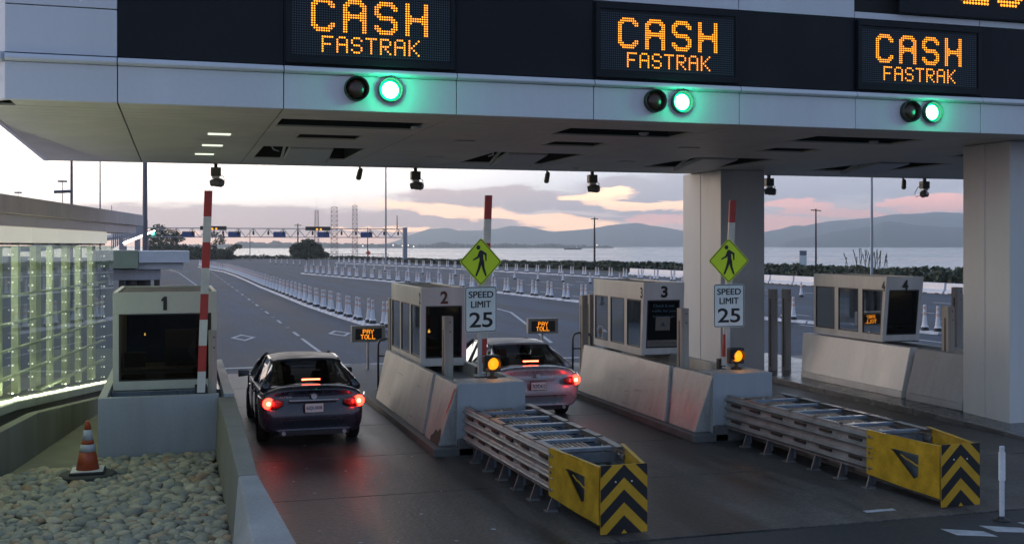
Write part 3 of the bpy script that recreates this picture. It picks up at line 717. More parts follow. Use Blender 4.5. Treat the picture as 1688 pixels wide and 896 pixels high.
def round_rect(w, h, r, n=5):
    p = []
    for cx_, cz, a0 in ((w / 2 - r, h / 2 - r, 0), (-w / 2 + r, h / 2 - r, pi / 2), (-w / 2 + r, -h / 2 + r, pi), (w / 2 - r, -h / 2 + r, 1.5 * pi)):
        for i in range(n + 1): a = a0 + pi / 2 * i / n; p.append((cx_ + r * cos(a), cz + r * sin(a)))
    return p
def rot2(p, a): return [(x * cos(a) - z * sin(a), x * sin(a) + z * cos(a)) for x, z in p]
def sign_post(x, y, zb, rz, dz, lab_d, lab_s, dead):
    # things: post, diamond sign, speed sign, built facing -Y then turned about the post
    t = thing('sign_post', (x, y, zb), 'thin grey square post carrying ' + dead, 'post', 'sign posts on the blocks')
    b = MB(); b.box(x - .03, x + .03, y - .03, y + .03, zb, zb + 2.2); b.box(x - .08, x + .08, y - .08, y + .08, zb, zb + .03); b.build('post', ltgrey, t)
    t.rotation_euler.z = rz
    cz = zb + 2.02 + dz
    t = thing('pedestrian_sign', (x, y, cz), lab_d, 'sign', 'lime diamond signs'); yy = y - .045
    b = MB(); b.prism([(x + p, cz + q) for p, q in rot2(round_rect(.60, .60, .04), pi / 4)], 'y', yy, yy + .006); b.build('plate', lime, t)
    b = MB()
    o = [(x + p, cz + q) for p, q in rot2(round_rect(.575, .575, .035), pi / 4)]; i_ = [(x + p, cz + q) for p, q in rot2(round_rect(.548, .548, .028), pi / 4)]
    n = len(o); b.add([(p, yy - .001, q) for p, q in o] + [(p, yy - .001, q) for p, q in i_], [(k, (k + 1) % n, n + (k + 1) % n, n + k) for k in range(n)]); b.build('border', ink, t, recalc=False)
    b = MB(); ped_figure(b, x, yy - .001, cz, .40); b.build('walking_figure', ink, t, recalc=False)
    t.rotation_euler.z = rz
    cz2 = cz - .43 - .385
    t = thing('speed_limit_sign', (x, y, cz2), lab_s, 'sign', 'white speed limit signs')
    b = MB(); b.prism([(x + p, cz2 + q) for p, q in round_rect(.60, .755, .045)], 'y', yy, yy + .006); b.build('plate', signw, t)
    o = [(x + p, cz2 + q) for p, q in round_rect(.585, .74, .04)]; i_ = [(x + p, cz2 + q) for p, q in round_rect(.558, .713, .03)]
    b = MB(); n = len(o); b.add([(p, yy - .001, q) for p, q in o] + [(p, yy - .001, q) for p, q in i_], [(k, (k + 1) % n, n + (k + 1) % n, n + k) for k in range(n)]); b.build('border', ink, t, recalc=False)
    for k_, (ox, oz) in enumerate(((-.004, 0), (.004, .002), (0, -.003))):
        text('lettering', 'SPEED', .46, .105, (x + ox, yy - .003 - .0007 * k_, cz2 + .245 + oz), ink, t, depth=.0005)
        text('lettering', 'LIMIT', .37, .105, (x + ox, yy - .003 - .0007 * k_, cz2 + .085 + oz), ink, t, depth=.0005)
    text('lettering', '25', .44, .25, (x, yy - .003, cz2 - .17), ink, t, bold=.015)
    b = MB()
    for q in (.325, -.325): b.lathe([(0, -.006), (.008, -.006), (.01, 0)], (x, yy - .001, cz2 + q), 8, 'y')
    split(b, 'bolt', chrome, t)
    t.rotation_euler.z = rz; t.scale = (1.06, 1.06, 1.07); t.location.z -= .025
sign_post(5.14, 18.95, 1.2, R(13), 0, 'lime diamond pedestrian crossing sign in front of the bay between booths two and three', 'white speed limit 25 sign standing in front of booth two, turned slightly away', 'the left diamond and speed limit signs')
sign_post(9.93, 18.80, 1.2, R(0), .0, 'lime diamond pedestrian crossing sign in front of the rear white column', 'white speed limit 25 sign in front of the rear white column', 'the right diamond and speed limit signs')
def beacon(x, y, z, label):
    t = thing('warning_beacon', (x, y, z), label, 'lamp', 'amber warning beacons')
    b = MB(); b.lathe([(.10, 0), (.10, .03), (.035, .05), (.035, .11)], (x, y, z), 14); b.build('stand', blackm, t)
    b = MB(); b.box(x - .15, x + .15, y - .04, y + .10, z + .11, z + .40); b.build('housing', blackm, t, bevel=.02)
    b = MB(); n = 16; rr = .115
    for i in range(n // 2 + 3):  # half visor
        a0 = pi * (i - 1.5) / (n / 2) ; a1 = pi * (i - .5) / (n / 2)
        b.quad((x + rr * cos(a0), y - .04, z + .255 + rr * sin(a0)), (x + rr * cos(a1), y - .04, z + .255 + rr * sin(a1)), (x + rr * cos(a1), y - .15, z + .255 + rr * sin(a1)), (x + rr * cos(a0), y - .15, z + .255 + rr * sin(a0)))
    o = b.build('visor', blackm, t, recalc=False)
    b = MB(); b.lathe([(0, -.05), (.05, -.045), (.085, -.03), (.105, 0)], (x, y - .042, z + .255), 20, 'y'); b.build('amber_lens', amber_lens, t, smooth=True)
    lightobj('POINT', (x, y - .26, z + .25), 1.6, (1, .42, .04), .06, t)
beacon(5.27, 18.6, 1.2, 'amber warning beacon lit on the block below the left speed limit sign')
beacon(10.0, 18.6, 1.2, 'amber warning beacon lit on the block below the right speed limit sign')
# square posts
def sqpost(x, y, z0, z1, label, w=.17, parentname='steel_post'):
    t = thing('steel_post', (x, y, z0), label, 'post', 'weathered upright posts around the booths')
    b = MB(); b.box(x - w / 2, x + w / 2, y - .11, y + .11, z0, z1); b.build('post_body', rustw, t, bevel=.012)
    b = MB(); b.box(x - w / 2 - .003, x - w / 2 + .004, y - .03, y + .02, z0 + .1, z1 - .25)
    for q in (.12, .3): b.box(x + .01, x + .035, y - .114, y - .1, z1 - q, z1 - q + .025)
    b.build('slot', blackm, t)
sqpost(4.93, 20.5, .95, 2.17, 'weathered square post standing before the front window of booth two')
sqpost(9.82, 20.5, .95, 2.24, 'weathered square post standing before the poster window of booth three')
sqpost(15.95, 20.2, 1.1, 2.2, 'weathered square post between booth four and the big white column')
sqpost(.60, 19.75, .97, 2.05, 'short weathered post at the right corner of booth one', .13)
sqpost(9.7, 25.9, .15, 2.28, 'tall weathered post left of booth three, left one of two', .15)
sqpost(10.05, 26.3, .15, 2.28, 'tall weathered post touching the left side of booth three, right one of two', .15)
sqpost(15.4, 26.6, .15, 2.34, 'tall weathered post right of the rear column, left one of two')
sqpost(15.75, 26.5, .15, 2.34, 'tall weathered post right of the rear column, right one of two')
sqpost(18.1, 22.6, .0, 2.5, 'tall post left one of the pair right of booth four')
sqpost(18.5, 22.6, .0, 2.5, 'tall post right one of the pair right of booth four')
sqpost(4.75, 25.3, .15, 2.3, 'tall weathered post against the left rear corner of booth two', .12)
# handrails
for (x, y, lb) in ((4.5, 25.6, 'bent pipe handrail at the rear end of the island of booth two'), (9.45, 26.0, 'bent pipe handrail at the rear end of the island of booth three')):
    t = thing('handrail', (x, y, .15), lb, 'handrail', 'pipe handrails at the island ends')
    b = MB(); pts_ = [(x, y, .15), (x, y, 1.22), (x + .04, y - .02, 1.31), (x + .12, y - .04, 1.34), (x + .32, y - .1, 1.34), (x + .40, y - .12, 1.30), (x + .44, y - .14, 1.22), (x + .44, y - .14, .9)]
    b.tube(pts_, .026, 10); b.tube([(x, y, .95), (x + .44, y - .14, .95)], .02, 8); b.tube([(x, y, .15), (x, y, .17)], .06, 12); b.build('rail', mat('dark_rail', (.10, .10, .11), .35, metal=.5), t, smooth=True)
# pay toll signs
for (x, y, z, lb) in ((5.0, 30.0, .90, 'small pay toll amber sign on a thin post left of booth two'), (10.16, 30.5, .97, 'small pay toll amber sign on a thin post left of booth three')):
    t = thing('pay_toll_sign', (x, y, 0), lb, 'sign', 'small pay toll signs')
    b = MB(); b.tube([(x, y + .05, 0), (x, y + .05, z)], .04, 10); b.lathe([(.14, 0), (.14, .03), (.05, .04)], (x, y + .05, 0), 14); b.build('post', chrome, t)
    b = MB(); b.box(x - .46, x + .46, y - .06, y + .12, z, z + .44); b.build('housing', rustw, t, bevel=.015)
    b = MB(); b.box(x - .36, x + .36, y - .068, y - .0605, z + .06, z + .36); b.build('screen', blackm, t)
    b = MB(); led_text(b, 'PAY', x - .15, z + .33, .0175, 6, y - .072, False, .45); led_text(b, 'TOLL', x - .21, z + .19, .0175, 6, y - .072, False, .45)
    b.build('lettering', amber_dot, t, recalc=False)
# white flexible delineator at right
t = thing('flexible_delineator', (10.06, 11.72, 0), 'white flexible lane post standing beyond the right chevron barrier', 'post')
b = MB(); b.lathe([(.10, 0), (.10, .02), (.05, .04), (.03, .06)], (10.06, 11.72, 0), 14); b.build('base', blackm, t)
b = MB(); b.box(10.025, 10.095, 11.70, 11.73, .06, .96); b.build('post', mat('white_plastic', (.62, .64, .68), .5, var=.08), t, bevel=.012)
b = MB(); b.box(10.022, 10.098, 11.696, 11.734, .52, .88); b.build('reflective_band', mat('band_white', (.72, .74, .76), .35), t)

# ================================================================== crash cushions
def cushion(x, label, ybk=17.95):
    """x: centre; local frame y from nose to block"""
    t = thing('crash_cushion', (x, 15, 0), label, 'crash barrier', 'crash cushions before the toll islands')
    nb = 6; ynose = 12.5; yp = 13.85
    prof = []   # two stacked w-beams, corrugated (out, z)
    zz = [.24 + .58 * i_ / 32 for i_ in range(33)]
    for i, z in enumerate(zz): prof.append((.055 * (.5 - .5 * cos(i / (len(zz) - 1) * 2 * pi * 4)) ** 2.2, z))
    def halfw(y, s):
        a = (y - 12.5) / (ybk - 12.5)
        return (.38 + .19 * a) if s < 0 else (.38 + .19 * min(1, a * 3.2))
    for s in (-1, 1):
        L_ = (ybk - yp)
        segs = [yp - .12] + [yp + L_ * (k + 1) / nb for k in range(nb)]
        for k in range(nb):
            b = MB(); y0, y1 = segs[k], segs[k + 1] + .10
            o0, o1 = halfw(y0, s) + .003, halfw(y1, s) - .003
            if k == nb - 1: y1 = ybk - .02
            n = len(prof); vs = [(x + s * (o0 + p), y0, z) for p, z in prof] + [(x + s * (o1 + p), y1, z) for p, z in prof] + [(x + s * (o0 + p - .008), y0, z) for p, z in prof] + [(x + s * (o1 + p - .008), y1, z) for p, z in prof]
            fs = []
            for i in range(n - 1): fs += [(i, i + 1, n + i + 1, n + i), (2 * n + i, 3 * n + i, 3 * n + i + 1, 2 * n + i + 1), (i, 2 * n + i, 2 * n + i + 1, i + 1), (n + i, n + i + 1, 3 * n + i + 1, 3 * n + i)]
            fs += [(0, n, 3 * n, 2 * n), (n - 1, 3 * n - 1, 4 * n - 1, 2 * n - 1)]
            b.add(vs, fs); b.hexa([(x + s * (o0 - .09), y0, .822), (x + s * (o0 + .012), y0, .822), (x + s * (o1 + .012), y1, .822), (x + s * (o1 - .09), y1, .822), (x + s * (o0 - .09), y0, .83), (x + s * (o0 + .012), y0, .83), (x + s * (o1 + .012), y1, .83), (x + s * (o1 - .09), y1, .83)]); pn = b.build('fender_panel', rail_m, t)
            m = MB(); ym = (y0 + y1) / 2
            for z in (.39, .67): m.box(x + s * (halfw(ym, s) + .001) - .02, x + s * (halfw(ym, s) + .001) + .02, ym - .16, ym + .16, z - .02, z + .02)
            m.build('slot', blackm, pn)
    # diaphragms with crossbar + uprights + feet
    for k in range(nb):
        y = yp + (ybk - yp) * k / nb + .05; wl, wr = halfw(y, -1), halfw(y, 1)
        b = MB(); b.box(x - wl + .10, x + wr - .10, y - .05, y + .05, .765, .815); b.box(x - wl + .02, x + wr - .02, y - .012, y + .012, .60, .74)
        for s, w in ((-1, wl), (1, wr)): b.box(x + s * (w - .09) - .03, x + s * (w - .09) + .03, y - .04, y + .04, .06, .74)
        d = b.build('diaphragm', steel_b, t, bevel=.006)
        b = MB()
        for s, w in ((-1, wl), (1, wr)):
            b.hexa([(x + s * (w - .10), y - .03, .02), (x + s * (w + .09), y - .10, .02), (x + s * (w + .09), y - .07, .02), (x + s * (w - .10), y, .02), (x + s * (w - .10), y - .03, .30), (x + s * (w - .03), y - .06, .30), (x + s * (w - .03), y - .03, .30), (x + s * (w - .10), y, .30)]); b.box(x + s * (w + .03) - .08, x + s * (w + .03) + .08, y - .15, y + .0, 0.017, .035)
        split(b, 'foot', mat('grey_steel', (.17, .17, .17), .5, metal=.3, var=.3, scale=5), t)
    # energy absorbing cartridges between the diaphragms (ribbed)
    for k in range(nb):
        y0 = yp + (ybk - yp) * k / nb + .16; y1 = yp + (ybk - yp) * (k + 1) / nb - .06
        b = MB(); b.box(x - .26, x + .24, y0, y1, .14, .76)
        q = -.24
        while q < .24: b.box(x + q, x + q + .035, y0 + .02, y1 - .02, .761, .785); q += .07
        b.build('cartridge', mat('brown_cartridge', (.30, .225, .18), .6, var=.25, scale=5), t, bevel=.005)
        b = MB(); b.lathe([(.022, 0), (.018, .012), (0, .016)], (x - .05, y0 + .12, .786), 10); b.build('bolt_cap', white_p, t)
    b = MB(); b.box(x - .06, x + .06, 12.7, ybk - .05, .02, .12); b.build('ground_rail', MATS['grey_steel'], t)
    # yellow nose
    for s in (-1, 1):
        o0, o1 = x + s * (.31), x + s * (halfw(yp, s) + .055)
        y0, y1 = 12.47, yp
        def pt(u_, z, off=0): return (o0 + (o1 - o0) * u_ + off * s, y0 + (y1 - y0) * u_, z)
        # plate with triangular hole: ring of quads between outer polygon and hole
        outer = [(0, .14), (.5, .17), (1, .22), (1, .52), (1, .84), (.5, .85), (0, .83), (0, .48)]
        hole = [(.28, .36), (.34, .32), (.62, .63), (.66, .66), (.60, .67), (.45, .665), (.27, .66), (.27, .50)]
        b = MB(); n = 8
        for off in (0, -.012): b.add([pt(u_, z, off) for u_, z in outer] + [pt(u_, z, off) for u_, z in hole], [(i, (i + 1) % n, n + (i + 1) % n, n + i) for i in range(n)])
        # wrap lip on top
        b.hexa([pt(0, .831), pt(1, .841), pt(1, .841, -.05), pt(0, .831, -.05), pt(0, .84), pt(1, .85), pt(1, .85, -.05), pt(0, .84, -.05)])
        np_ = b.build('nose_side', yel, t, recalc=False)
        b = MB()
        for u_ in (.33, .42, .51): b.bar(pt(u_ - .07, .50 + (u_ - .33) * .3, -.02), pt(u_ + .02, .52 + (u_ - .33) * .5, -.02), .008, .016)
        b.build('nose_web', yel, np_)
        b = MB()
        for z in (.30, .53, .76): b.lathe([(0, -.012 * 1), (.018, -.01), (.02, 0)], (0, 0, 0), 8, 'x')
        b = MB()
        for z in (.30, .53, .76): q = pt(.96, z); b.box(q[0] - .012, q[0] + .012, q[1] - .018, q[1] + .018, z - .018, z + .018)
        split(b, 'bolt', MATS['grey_steel'], np_)
    b = MB(); b.box(x - .26, x + .26, 12.75, 13.7, .10, .62); b.build('nose_cartridge', mat('slate_cartridge', (.10, .12, .14), .4, var=.2, scale=5), t, bevel=.02)
    # chevron plate
    cx_, zl, zh, y = x, .035, .865, 12.44; hw = .305
    b = MB(); b.box(cx_ - hw, cx_ + hw, y, y + .012, zl, zh); cp = b.build('chevron_plate', chev_y, t)
    b = MB()
    def clip(poly):
        for (ax, lim, sg) in ((0, -hw, 1), (0, hw, -1), (1, zl, 1), (1, zh, -1)):
            out = []
            for i in range(len(poly)):
                p, q = poly[i], poly[(i + 1) % len(poly)]
                ip, iq = (p[ax] - lim) * sg >= 0, (q[ax] - lim) * sg >= 0
                if ip: out.append(p)
                if ip != iq: f = (lim - p[ax]) / (q[ax] - p[ax]); out.append((p[0] + (q[0] - p[0]) * f, p[1] + (q[1] - p[1]) * f))
            poly = out
            if not poly: break
        return poly
    for k, top in enumerate((.035 + .20 + .02, .565, .865, 1.165)):
        th_ = .155
        for s in (-1, 1):
            poly = [(0, top), (s * .8, top - .8 * .98), (s * .8, top - .8 * .98 - th_), (0, top - th_)]
            if k == 0: poly = [(0, top), (s * .4, top - .39), (0, top - .39)]
            poly = clip(poly)
            if k == 0:
                poly2 = poly
            if len(poly) >= 3: b.add([(cx_ + p, y - .0015, q) for p, q in poly], [tuple(range(len(poly)))])
    b.build('chevron_stripe', chev_b, cp, recalc=False)
    b = MB(); b.add([(cx_ - .04, y - .0025, zl), (cx_ + .04, y - .0025, zl), (cx_, y - .0025, zl + .05)], [(0, 1, 2)]); b.build('chevron_tip', chev_y, cp, recalc=False)
    b = MB()
    for q in (-.11, .10): b.lathe([(0, -.008), (.011, -.007), (.012, 0)], (cx_ + q, y - .001, .66), 8, 'y')
    split(b, 'rivet', white_p, cp)
    return t
cushion(5.18, 'crash cushion with corrugated rails and a yellow and black chevron nose, nearest the car')
cushion(10.02, 'crash cushion with a chevron nose, the one beside the white flexible lane post')

# ================================================================== concrete wall + pebbles + cone
t = thing('concrete_wall', (.8, 15, 0), 'low concrete wall between the pebbles and the first lane', 'wall')
b = MB()
st = [(19.0, .66, .94, 1.0, .62, .97), (15.9, .67, .91, 1.0, .62, .95), (12.45, .65, .86, 1.0, .60, .92)]
for (a, c_) in zip(st, st[1:]):
    b.hexa([(a[4], a[0] - .006, 0), (a[5], a[0] - .006, 0), (c_[5], c_[0] + .006, 0), (c_[4], c_[0] + .006, 0), (a[1], a[0] - .006, a[3]), (a[2], a[0] - .006, a[3]), (c_[2], c_[0] + .006, c_[3]), (c_[1], c_[0] + .006, c_[3])])
b.build('wall_segment', conc, t, bevel=.015)
b = MB(); b.hexa([(.60, 12.44, 0), (.92, 12.44, 0), (1.28, 8.6, 0), (.30, 8.6, 0), (.65, 12.44, 1.0), (.86, 12.44, 1.0), (1.16, 8.6, .72), (.66, 8.6, .72)])
b.build('flared_end', mat('concrete_lit_end', (.30, .30, .29), .75, var=.2, scale=1.5, bump=.15), t, bevel=.02)  # same concrete as the wall, lightened for the light on its slope
# walkway beside the glass building
b = MB(); b.prism([(-4, 17.9), (-.6, 18.6), (-1.22, 19.0), (-1.22, 24), (-1, 40), (-4, 40)], 'z', -.01, .03)
tag(b.build('walkway', mat('walkway_concrete', (.20, .20, .14), .8, var=.25, scale=1.5, bump=.15)), kind='structure')
def ico(sub):
    bm = bmesh.new(); bmesh.ops.create_icosphere(bm, subdivisions=sub, radius=1); vs = [v_.co.copy() for v_ in bm.verts]; fs = [tuple(v_.index for v_ in f.verts) for f in bm.faces]; bm.free(); return vs, fs
iv, if_ = ico(2)
pm = bpy.data.materials.new('pebble'); pm.use_nodes = True; n_ = pm.node_tree.nodes; p_ = n_['Principled BSDF']; p_.inputs['Roughness'].default_value = .75
gi = n_.new('ShaderNodeNewGeometry'); cr = n_.new('ShaderNodeValToRGB'); pm.node_tree.links.new(gi.outputs['Random Per Island'], cr.inputs[0])
e = cr.color_ramp.elements; e[0].color = (.26, .26, .20, 1); e[1].color = (.68, .62, .44, 1)
for q, c_ in ((.25, (.44, .42, .31, 1)), (.5, (.56, .49, .32, 1)), (.62, (.30, .32, .28, 1)), (.8, (.62, .55, .37, 1)), (.93, (.42, .26, .14, 1))):
    k = e.new(q); k.color = c_
nn = n_.new('ShaderNodeTexNoise'); nn.inputs['Scale'].default_value = 40; mxx = n_.new('ShaderNodeMix'); mxx.data_type = 'RGBA'; mxx.blend_type = 'MULTIPLY'; mxx.inputs[0].default_value = .5
tcx = n_.new('ShaderNodeTexCoord'); pm.node_tree.links.new(tcx.outputs['Object'], nn.inputs['Vector'])
pm.node_tree.links.new(cr.outputs[0], mxx.inputs[6]); pm.node_tree.links.new(nn.outputs[0], mxx.inputs[7]); pm.node_tree.links.new(mxx.outputs[2], p_.inputs['Base Color'])
b = MB()
rnd = random.Random(5)
gx0, gx1, gy0, gy1 = -4.2, .60, 12.2, 18.95
y = gy0
while y < gy1:
    x = gx0 + rnd.random() * .1
    lim = .60
    while x < lim:
        if rnd.random() < .05: x += .05; continue
        # only over the pebble bed
        if (y > 18.35 and x < -1.25) or (y > 17.9 and x < -2.2): x += .1; continue
        r = rnd.uniform(.045, .105); e1, e2, e3 = r * rnd.uniform(.95, 1.5), r * rnd.uniform(.8, 1.1), r * rnd.uniform(.5, .8)
        a = rnd.random() * pi; ti = rnd.uniform(-.35, .35); ca, sa = cos(a), sin(a); px_, py_, pz_ = x + rnd.uniform(-.03, .03), y + rnd.uniform(-.03, .03), .035 + rnd.random() * .06
        ph = [rnd.random() * 6 for _ in range(3)]
        vs = []
        for q in iv:
            s_ = 1 + .10 * sin(3 * q.x + ph[0]) * sin(2.5 * q.y + ph[1]) + .06 * sin(4 * q.z + ph[2])
            qx, qy, qz = q.x * e1 * s_, q.y * e2 * s_, q.z * e3 * s_
            qz += qx * ti
            vs.append((px_ + qx * ca - qy * sa, py_ + qx * sa + qy * ca, pz_ + qz))
        b.add(vs, if_); x += r * 1.6
    y += .10
tag(b.build('pebbles', pm, smooth=True, recalc=False), 'bed of rounded grey and tan river pebbles left of the concrete wall', 'pebbles', kind='stuff')
b = MB(); b.box(-4.5, .6, 9, 19, -.01, .02); tag(b.build('gravel_bed', mat('soil', (.05, .05, .04), .9)), kind='structure')
cx_, cy_ = -1.25, 17.55
t = thing('footing', (cx_, cy_, 0), 'round dark concrete footing under the traffic cone among the pebbles', 'footing')
b = MB(); b.lathe([(.40, 0), (.40, .13), (.37, .15), (0, .15)], (cx_, cy_, 0), 36); b.build('footing_disc', mat('dark_concrete', (.05, .05, .045), .8, var=.3, scale=4), t, smooth=False)
t = thing('traffic_cone', (cx_, cy_, .15), 'orange traffic cone with two white bands standing on the round footing', 'cone')
b = MB(); b.box(cx_ - .24, cx_ + .24, cy_ - .24, cy_ + .24, .152, .19); o = b.build('base', blackm, t, bevel=.012)
b = MB(); b.box(cx_ - .225, cx_ + .225, cy_ - .225, cy_ + .225, .191, .205); o = b.build('base_cover', white_p, t, bevel=.005)
ora = mat('cone_orange', (.34, .05, .012), .5, var=.15, scale=5); cw = mat('cone_white', (.40, .42, .44), .45, var=.1)
hr = lambda h: .165 - (.165 - .03) * (h / .70)
for (h0, h1, m_, nm_, g_) in ((0, .26, ora, 'cone_body', 0), (.26, .37, cw, 'white_band', .003), (.37, .43, ora, 'cone_body', 0), (.43, .58, cw, 'white_band', .003), (.58, .70, ora, 'cone_body', 0)):
    b = MB(); pr_ = [(hr(h0) + g_, h0), (hr(h1) + g_, h1)]
    if h1 == .70: pr_ += [(.024, .71), (0, .712)]
    b.lathe(pr_, (cx_, cy_, .205), 28); b.build(nm_, m_, t, smooth=True)
tag(MB().box(-2.66, -2.45, 18.95, 19.15, .03, .13).build('junction_box', blackm, bevel=.01), 'small black box on the walkway at the left edge of the photo', 'box')

# ================================================================== glass walled building on the left
A0 = Vector((-2.77, 19.90, 0)); A1 = Vector((-.89, 32.71, 0)); D = (A1 - A0).normalized(); N = Vector((D.y, -D.x, 0))   # N points to the road
Lw = (A1 - A0).length
def gp(s, z, off=0): q = A0 + D * s + N * off; return (q.x, q.y, z)
bl = thing('glass_walled_building', (-4, 26, 0), 'low building with a lit green glass wall and stepped roof bands on the left', 'building')
def slab(b, s0, s1, z0, z1, o0, o1):
    b.hexa([gp(s0, z0, o1), gp(s1, z0, o1), gp(s1, z0, o0), gp(s0, z0, o0), gp(s0, z1, o1), gp(s1, z1, o1), gp(s1, z1, o0), gp(s0, z1, o0)])
SB = -9
b = MB(); slab(b, SB, Lw, 4.05, 4.36, -6, .02); b.build('roof_parapet', mat('parapet_concrete', (.82, .70, .66), .7, var=.12, scale=1.5, streak=1), bl, bevel=.01)
b = MB()
for s0 in [SB + 2.9 * k for k in range(8)]:
    s1 = min(s0 + 2.88, Lw - .55)
    if s1 > s0: slab(b, s0, s1, 3.84, 4.045, -6, -.08)
b.build('roof_band', mat('pink_band', (.80, .69, .68), .5, var=.05), bl)
b = MB()
for s0 in [SB + 1.9 * k for k in range(12)]:
    s1 = min(s0 + 1.885, 8.95)
    if s1 > s0: slab(b, s0, s1, 3.56, 3.835, -.5, -.14)
b.build('light_band', emit('lit_band', (.95, .92, .78), .32, (.6, .6, .52)), bl)
b = MB(); s = SB
while s < 8.9: slab(b, s, s + .45, 3.515, 3.555, -.3, -.1); s += .95
split(b, 'glass_clip_rail', blackm, bl)
gm = glass('green_glass', (.70, .78, .66), .16)
S1 = 9.0
zb_ = lambda s: .95 - .078 * max(0, s) if s > 0 else .95
s = SB; k = 0
while s < S1:
    s1 = min(s + 1.2, S1)
    b = MB(); b.quad(gp(s + .008, zb_(s), 0), gp(s1 - .008, zb_(s1), 0), gp(s1 - .008, 3.50, 0), gp(s + .008, 3.50, 0)); b.build('glass_pane', gm, bl, recalc=False)
    s = s1; k += 1
b = MB()   # point fixings
s = SB
while s < S1:
    z = zb_(s) + .1
    while z < 3.45:
        q = gp(s, z, .0); b.add([(q[0] + N.x * .03 + vx * .02, q[1] + N.y * .03 + vy * .02, q[2] + vz * .02) for vx, vy, vz in ((1, 0, 0), (0, 1, 0), (-1, 0, 0), (0, -1, 0), (0, 0, 1), (0, 0, -1))],
                                [(0, 1, 4), (1, 2, 4), (2, 3, 4), (3, 0, 4), (1, 0, 5), (2, 1, 5), (3, 2, 5), (0, 3, 5)]); z += .235
    s += 1.2
b.build('point_fixing', emit('bright_stud', (.9, 1, .85), .5, (.7, .7, .65)), bl)
b = MB()   # fins/mullions behind glass, pale
s = SB + .3; k = 0
while s < S1:
    w = (.28, .16, .34, .12)[k % 4]; slab(b, s, s + w, zb_(s) + .02, 3.5, -.42, -.30); s += 1.2; k += 1
split(b, 'fin', mat('pale_fin', (.68, .70, .60), .6, var=.1), bl)
b = MB()
for z in (.73, 1.2, 1.67, 2.13, 2.62):
    s0 = SB if z > .95 else 3.2
    slab(b, s0, S1, z - .02, z + .02, -.26, -.18)
split(b, 'transom', mat('pale_transom', (.55, .58, .50), .5), bl)
b = MB()   # interior back wall with door and dark openings
slab(b, SB, S1 - .2, 0, 3.5, -3.2, -3.0); b.build('back_wall', mat('inner_wall', (.42, .48, .40), .7, var=.3, scale=.8, streak=1), bl)
b = MB()
for s0, w, z1 in ((.4, .9, 2.45), (1.6, .9, 2.45), (3.6, 1.1, 2.3), (5.3, .8, 2.6), (6.9, 1.0, 2.2)): slab(b, s0, s0 + w, .1, z1, -2.99, -2.93)
split(b, 'dark_doorway', mat('doorway', (.06, .075, .09), .2), bl)
b = MB(); slab(b, SB, S1, 3.46, 3.50, -3, -.45); b.build('ceiling', mat('inner_ceiling', (.5, .52, .46), .7), bl)
b = MB(); slab(b, SB, S1, -.02, .06, -3, -.02); b.build('floor_slab', conc, bl)
# sloping sill with light strip, and low kerb wall
b = MB()
s = SB
while s < S1 - .01:
    s1 = min(s + 1.2, S1); za, zc = zb_(s) - .05, zb_(s1) - .05
    b.hexa([gp(s + .01, za - .14, .10), gp(s1 - .01, zc - .14, .10), gp(s1 - .01, zc - .14, -.45), gp(s + .01, za - .14, -.45), gp(s + .01, za, .10), gp(s1 - .01, zc, .10), gp(s1 - .01, zc, -.45), gp(s + .01, za, -.45)]); s = s1
b.build('sill', mat('sill_panel', (.42, .46, .38), .5, var=.1), bl, bevel=.01)
b = MB(); s = SB; k = 0
while s < S1 - .01:
    s1 = min(s + 1.0, S1); za, zc = zb_(s) - .049, zb_(s1) - .049
    b.hexa([gp(s + .03, za, .0), gp(s1 - .12, zc, .0), gp(s1 - .12, zc, -.10), gp(s + .03, za, -.10), gp(s + .03, za + .035, .0), gp(s1 - .12, zc + .035, .0), gp(s1 - .12, zc + .035, -.10), gp(s + .03, za + .035, -.10)]); s = s1
split(b, 'light_strip', emit('lit_strip', (.90, .95, .60), 3.0), bl)
for s in (-1.5, 1.2, 3.9, 6.6):   # lamps of the wall: wash the glass, the walkway and pebbles
    q = gp(s, 1.2, -1.2); lightobj('POINT', (q[0], q[1], 2.9), 36, (.93, 1, .72), .25, bl)
for s in (-6.5, -3, .5, 4):   # uplights of the sill
    q = gp(s, zb_(s) + .01 - (.062 if s > 0 else 0), .05); lightobj('AREA', q, 26, (.97, 1, .66), .04, bl, rot=(pi, 0, R(-8.3)), sy=1.4)
for s in (-5, -1.5, 2, 5.5):
    q = gp(s, 3.4, .55); lightobj('AREA', q, 9, (.86, 1, .62), .3, bl, sy=1.6)
b = MB()   # dark recess wall between sill and kerb wall
s = SB
while s < S1 - .01:
    s1 = min(s + 1.2, S1); za, zc = zb_(s) - .20, zb_(s1) - .20
    b.hexa([gp(s, 0, -.05), gp(s1, 0, -.05), gp(s1, 0, -.2), gp(s, 0, -.2), gp(s, za, -.05), gp(s1, zc, -.05), gp(s1, zc, -.2), gp(s, za, -.2)]); s = s1
b.build('plinth_wall', conc, bl)
b = MB(); s = SB
while s < S1 + 1:
    s1 = s + 2.3; h0 = max(.06, .74 - .082 * max(0, s)); h1 = max(.06, .74 - .082 * max(0, s1)); 
    b.hexa([gp(s + .01, 0, .55), gp(s1 - .01, 0, .55), gp(s1 - .01, 0, .38), gp(s + .01, 0, .38), gp(s + .01, h0, .55), gp(s1 - .01, h1, .55), gp(s1 - .01, h1, .38), gp(s + .01, h0, .38)]); s = s1
t = b.build('kerb_wall', mat('kerb_wall_concrete', (.24, .24, .19), .8, var=.25, scale=1.5, streak=1, bump=.15), None, bevel=.012)
tag(t, 'low concrete kerb wall sinking along the foot of the glass wall', 'wall')

